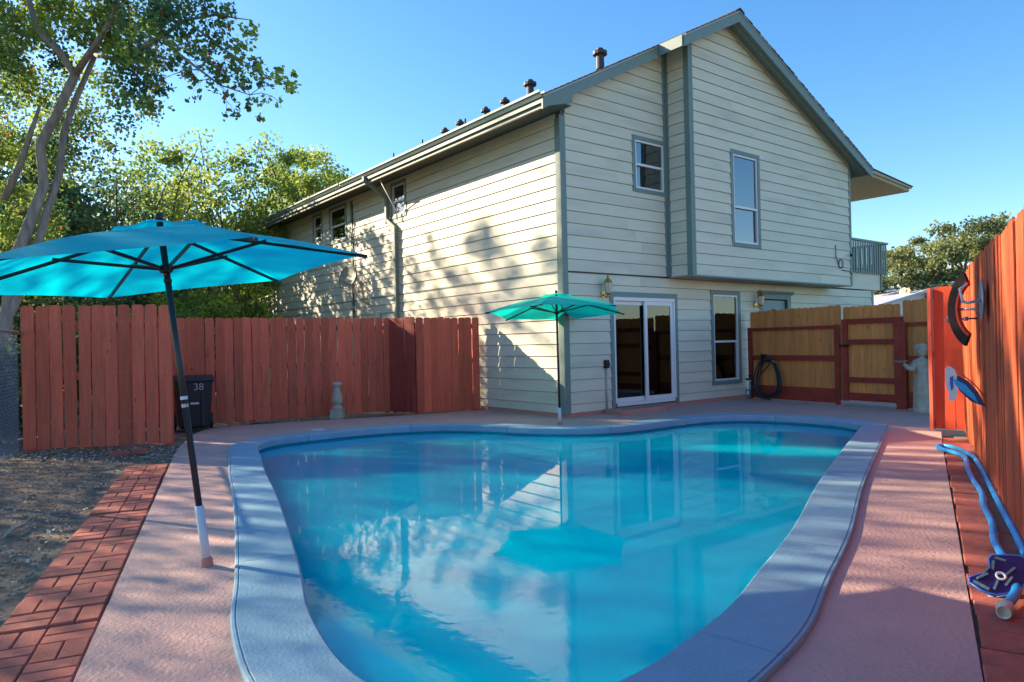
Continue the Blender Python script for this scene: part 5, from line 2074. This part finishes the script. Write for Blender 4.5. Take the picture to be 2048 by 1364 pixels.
# crown lobes as (px, py, depth, pixel radius, leaves)
LOBES = []
for _ in range(150):
    x, y = rr_.uniform(-120, 330), rr_.uniform(-120, 330)
    if x > 280 - max(0, y - 160) * .35 + 40:
        continue
    if y > 250 and x > 220:
        continue
    LOBES.append((x, y, rr_.uniform(11.5, 13.2) if (y > 130 and x < 210) else rr_.uniform(9.4, 12.0), rr_.uniform(30, 62), 225))
for x, y, r_ in [(330, 20, 55), (400, 10, 50), (370, 60, 48), (440, 50, 42), (430, 85, 42), (395, 95, 38), (350, 90, 26), (480, 95, 32), (470, 130, 34), (510, 130, 30), (525, 160, 30), (560, 155, 22), (580, 175, 14),
                 (490, 165, 26), (345, 125, 22), (360, 15, 50), (300, 50, 45), (500, 60, 26), (450, 20, 36), (440, 150, 24), (500, 200, 15), (520, 235, 11), (495, 215, 10), (380, 150, 9), (588, 150, 8), (585, 185, 9), (410, 120, 24),
                 (265, 110, 40), (300, 150, 26), (290, 200, 26), (240, 200, 40), (250, 250, 40), (215, 290, 34), (560, 140, 14), (300, 215, 18), (310, 60, 30)]:
    LOBES.append((x, y, rr_.uniform(8.8, 9.6) if x > 260 else rr_.uniform(9.5, 11), r_, int(r_ * r_ * .060) + 14))
for _ in range(46):
    LOBES.append((rr_.uniform(-130, 130), rr_.uniform(240, 600), rr_.uniform(11.6, 13.5), rr_.uniform(30, 55), 150))
for (x, y, d_, r_, n_) in LOBES:
    c = at(x, y, d_)
    wr = r_ / FPX * d_
    for q in clump_points(c, wr, n_, rr_, .9):
        pts.append(q)
pts = [p for p in pts if not (landing(p)[0] == 'ground' and rr_.random() < .8 and sunny(p))]  # thins the crown to let sun onto the chosen ground patches
pts.sort(key=lambda p: -p.x)
rr_.shuffle(pts)


def t1_keep(p):
    k_, a_, b_ = landing(p)
    if k_ == 'ground':
        return cover_ok(p, .068, 2.9)
    if k_ == 'wall' and a_ < 9.0:
        return rr_.random() < max(.30, wall_keep(a_, b_))
    return True


pts = [p for p in pts if t1_keep(p)]
me = leaves_mesh('crown', [p - TB for p in pts], .068, LEAF_TALLOW, 5, lambda p, r__: tone_clumpy(.9, red=.02)(p + TB, r__), droop=.5)
obj('crown', me, tree1)

# --- yellow green trees behind the fence, left of the house
for k, (px, Y, top, rad, sd_, lab) in enumerate([(400, 21.0, 262, 2.4, 21, 'yellow green autumn tree just right of the big leaning tree'),
                                                   (505, 23.0, 268, 2.5, 22, 'middle yellow green autumn tree above the house eave end'),
                                                   (605, 25.0, 292, 2.5, 23, 'right hand yellow green tree touching the house roof'),
                                                   (320, 23.0, 275, 1.9, 24, 'slender yellow green tree behind the blue umbrella top'),
                                                   (670, 29.0, 340, 1.7, 25, 'farthest small yellow green tree peeking over the roof edge')]):
    bp_ = at(px, 700, Y)
    bp_.z = 0
    tz = at(px, top, Y).z
    tree('autumn_tree', lab, bp_, tz, (bp_.x, bp_.y, tz * .60), (rad, rad, tz * .40), 84, 250, .125, LEAF_YELLOW, .12, sd_, 'yellow green trees beyond the rear fence', mask=.72, fork=.15, tone=tone_clumpy(.5), clump_r=.62, flat=.8)
# dark trees behind, further left
for k, (px, Y, top, rad, sd_, lab) in enumerate([(215, 18.0, 330, 2.3, 31, 'dark evergreen tree behind the two grey trunks'),
                                                   (90, 19.0, 300, 2.6, 32, 'dark bushy tree at the far left behind the trunks'),
                                                   (-60, 17.0, 250, 2.8, 33, 'dark dense tree at the left picture edge'),
                                                   (270, 20.0, 385, 1.9, 34, 'low dark tree just above the blue umbrella')]):
    bp_ = at(px, 700, Y)
    bp_.z = 0
    tz = at(px, top, Y).z
    tree('evergreen_tree', lab, bp_, tz, (bp_.x, bp_.y, tz * .52), (rad, rad * .8, tz * .50), 110, 260, .12, LEAF_DARK, .16, sd_, 'dark trees beyond the left fence', mask=.85, fork=.2, tone=tone_clumpy(.6), clump_r=.75)
# bright bushes just behind the rear fence
for k, (px, Y, top, rad, sd_, lab) in enumerate([(405, 15.5, 560, 1.0, 41, 'bright green bush behind the rear fence left of the pole'),
                                                   (475, 16.2, 545, .9, 42, 'bright green bush behind the fence near the house end'),
                                                   (345, 14.8, 590, .9, 43, 'bright low bush directly behind the leaning umbrella pole'),
                                                   (250, 14.6, 570, 1.2, 44, 'darker bush behind the near red fence panel'),
                                                   (140, 14.2, 560, 1.2, 45, 'leafy bush behind the left red fence boards'),
                                                   (-5, 10.0, 690, .55, 46, 'low dark bush behind the chain link fence')]):
    bp_ = at(px, 700, Y)
    bp_.z = 0
    tz = at(px, top, Y).z
    t_ = tree('bush', lab, bp_, tz, (bp_.x, bp_.y, tz * .55), (rad, rad, tz * .5), 34, 150, .085, LEAF_BRIGHT if k < 3 else LEAF_DARK, .05, sd_, 'bushes behind the rear fence', fork=.1, tone=tone_clumpy(1.2), clump_r=.42)
    t_['category'] = 'bush'

# --- far hedge line of trees to close the horizon on the left, one mass
pts = []
rr_ = random.Random(77)
for k in range(240):
    ang = rr_.uniform(R(100), R(152))
    d_ = rr_.uniform(30, 40)
    c = Vector((math.cos(ang) * d_, math.sin(ang) * d_, rr_.uniform(.3, 4.3)))
    pts += clump_points(c, rr_.uniform(1.0, 1.9), 75, rr_)
o = obj('tree_belt', leaves_mesh('tree_belt', pts, .35, LEAF_DARK, 8, tone_clumpy(.25)))
tag(o, 'far belt of dark trees closing the view on the left', 'tree belt', kind='stuff')

# --- unseen trees added left of the yard, crowns thinned to shape the sun
for k, (x, y, tz, cx3, sd_, lab) in enumerate([(-15.0, 9.5, 10.5, (3.2, 3.2, 4.6), 51, 'broad unseen tree added for shade left of the yard opposite the pool'),
                                                  (-14.5, 14.0, 11.5, (3.0, 3.2, 5.0), 52, 'broad unseen tree added for shade left of the yard behind the near fence'),
                                                  (-15.5, 18.5, 12.5, (3.0, 3.0, 5.0), 53, 'tall unseen tree added for shade left of the rear fence'),
                                                  (-18.0, 22.5, 14.0, (3.2, 3.2, 6.0), 54, 'tallest unseen tree added for shade farthest back on the left'),
                                                  (-12.0, 6.0, 8.5, (2.8, 2.8, 3.8), 55, 'low unseen tree added for shade beside the near end of the pool')]):
    tree('unseen_shade_tree', lab, (x, y, 0), tz, (x, y, tz * .56), cx3, 100, 1000, .085, LEAF_DARK, .16, sd_, 'unseen trees added for shade left of the yard', mask=True, fork=.2, tone=tone_clumpy(.5), clump_r=1.25, thin=.30)

# --- oak on the right
for k, (px, Y, top, rad, sd_, lab) in enumerate([(1830, 33.0, 488, 3.2, 61, 'round live oak beyond the balcony at the left of the pair'),
                                                   (1960, 35.0, 432, 3.8, 62, 'tall live oak behind the far end of the tall fence'),
                                                   (2120, 36.0, 385, 4.4, 63, 'largest live oak at the right picture edge')]):
    bp_ = at(px, 700, Y)
    bp_.z = 0
    tz = at(px, top, Y).z
    tree('live_oak', lab, bp_, tz, (bp_.x, bp_.y, tz * .58), (rad, rad, tz * .40), 120, 230, .15, LEAF_OAK, .28, sd_, 'live oaks beyond the cedar fence', fork=.25, tone=tone_clumpy(.7), clump_r=.75, flat=.6)
# clipped hedge beyond the cedar fence
hb_ = []
rr_ = random.Random(5)
h0, h1 = at(1822, 604, 18.0), at(1885, 596, 17.0)
for k in range(40):
    c = h0.lerp(h1 + (h1 - h0) * .8, rr_.random())
    c.z -= rr_.uniform(.1, 1.6)
    hb_ += clump_points(c, .28, 60, rr_)
t_ = thing('hedge', 'bright green clipped hedge top beyond the statue panel', 'hedge', (h0.x, h0.y, 0))
obj('hedge_leaves', leaves_mesh('hedge_leaves', [p - Vector((h0.x, h0.y, 0)) for p in hb_], .06, LEAF_BRIGHT, 9), t_)
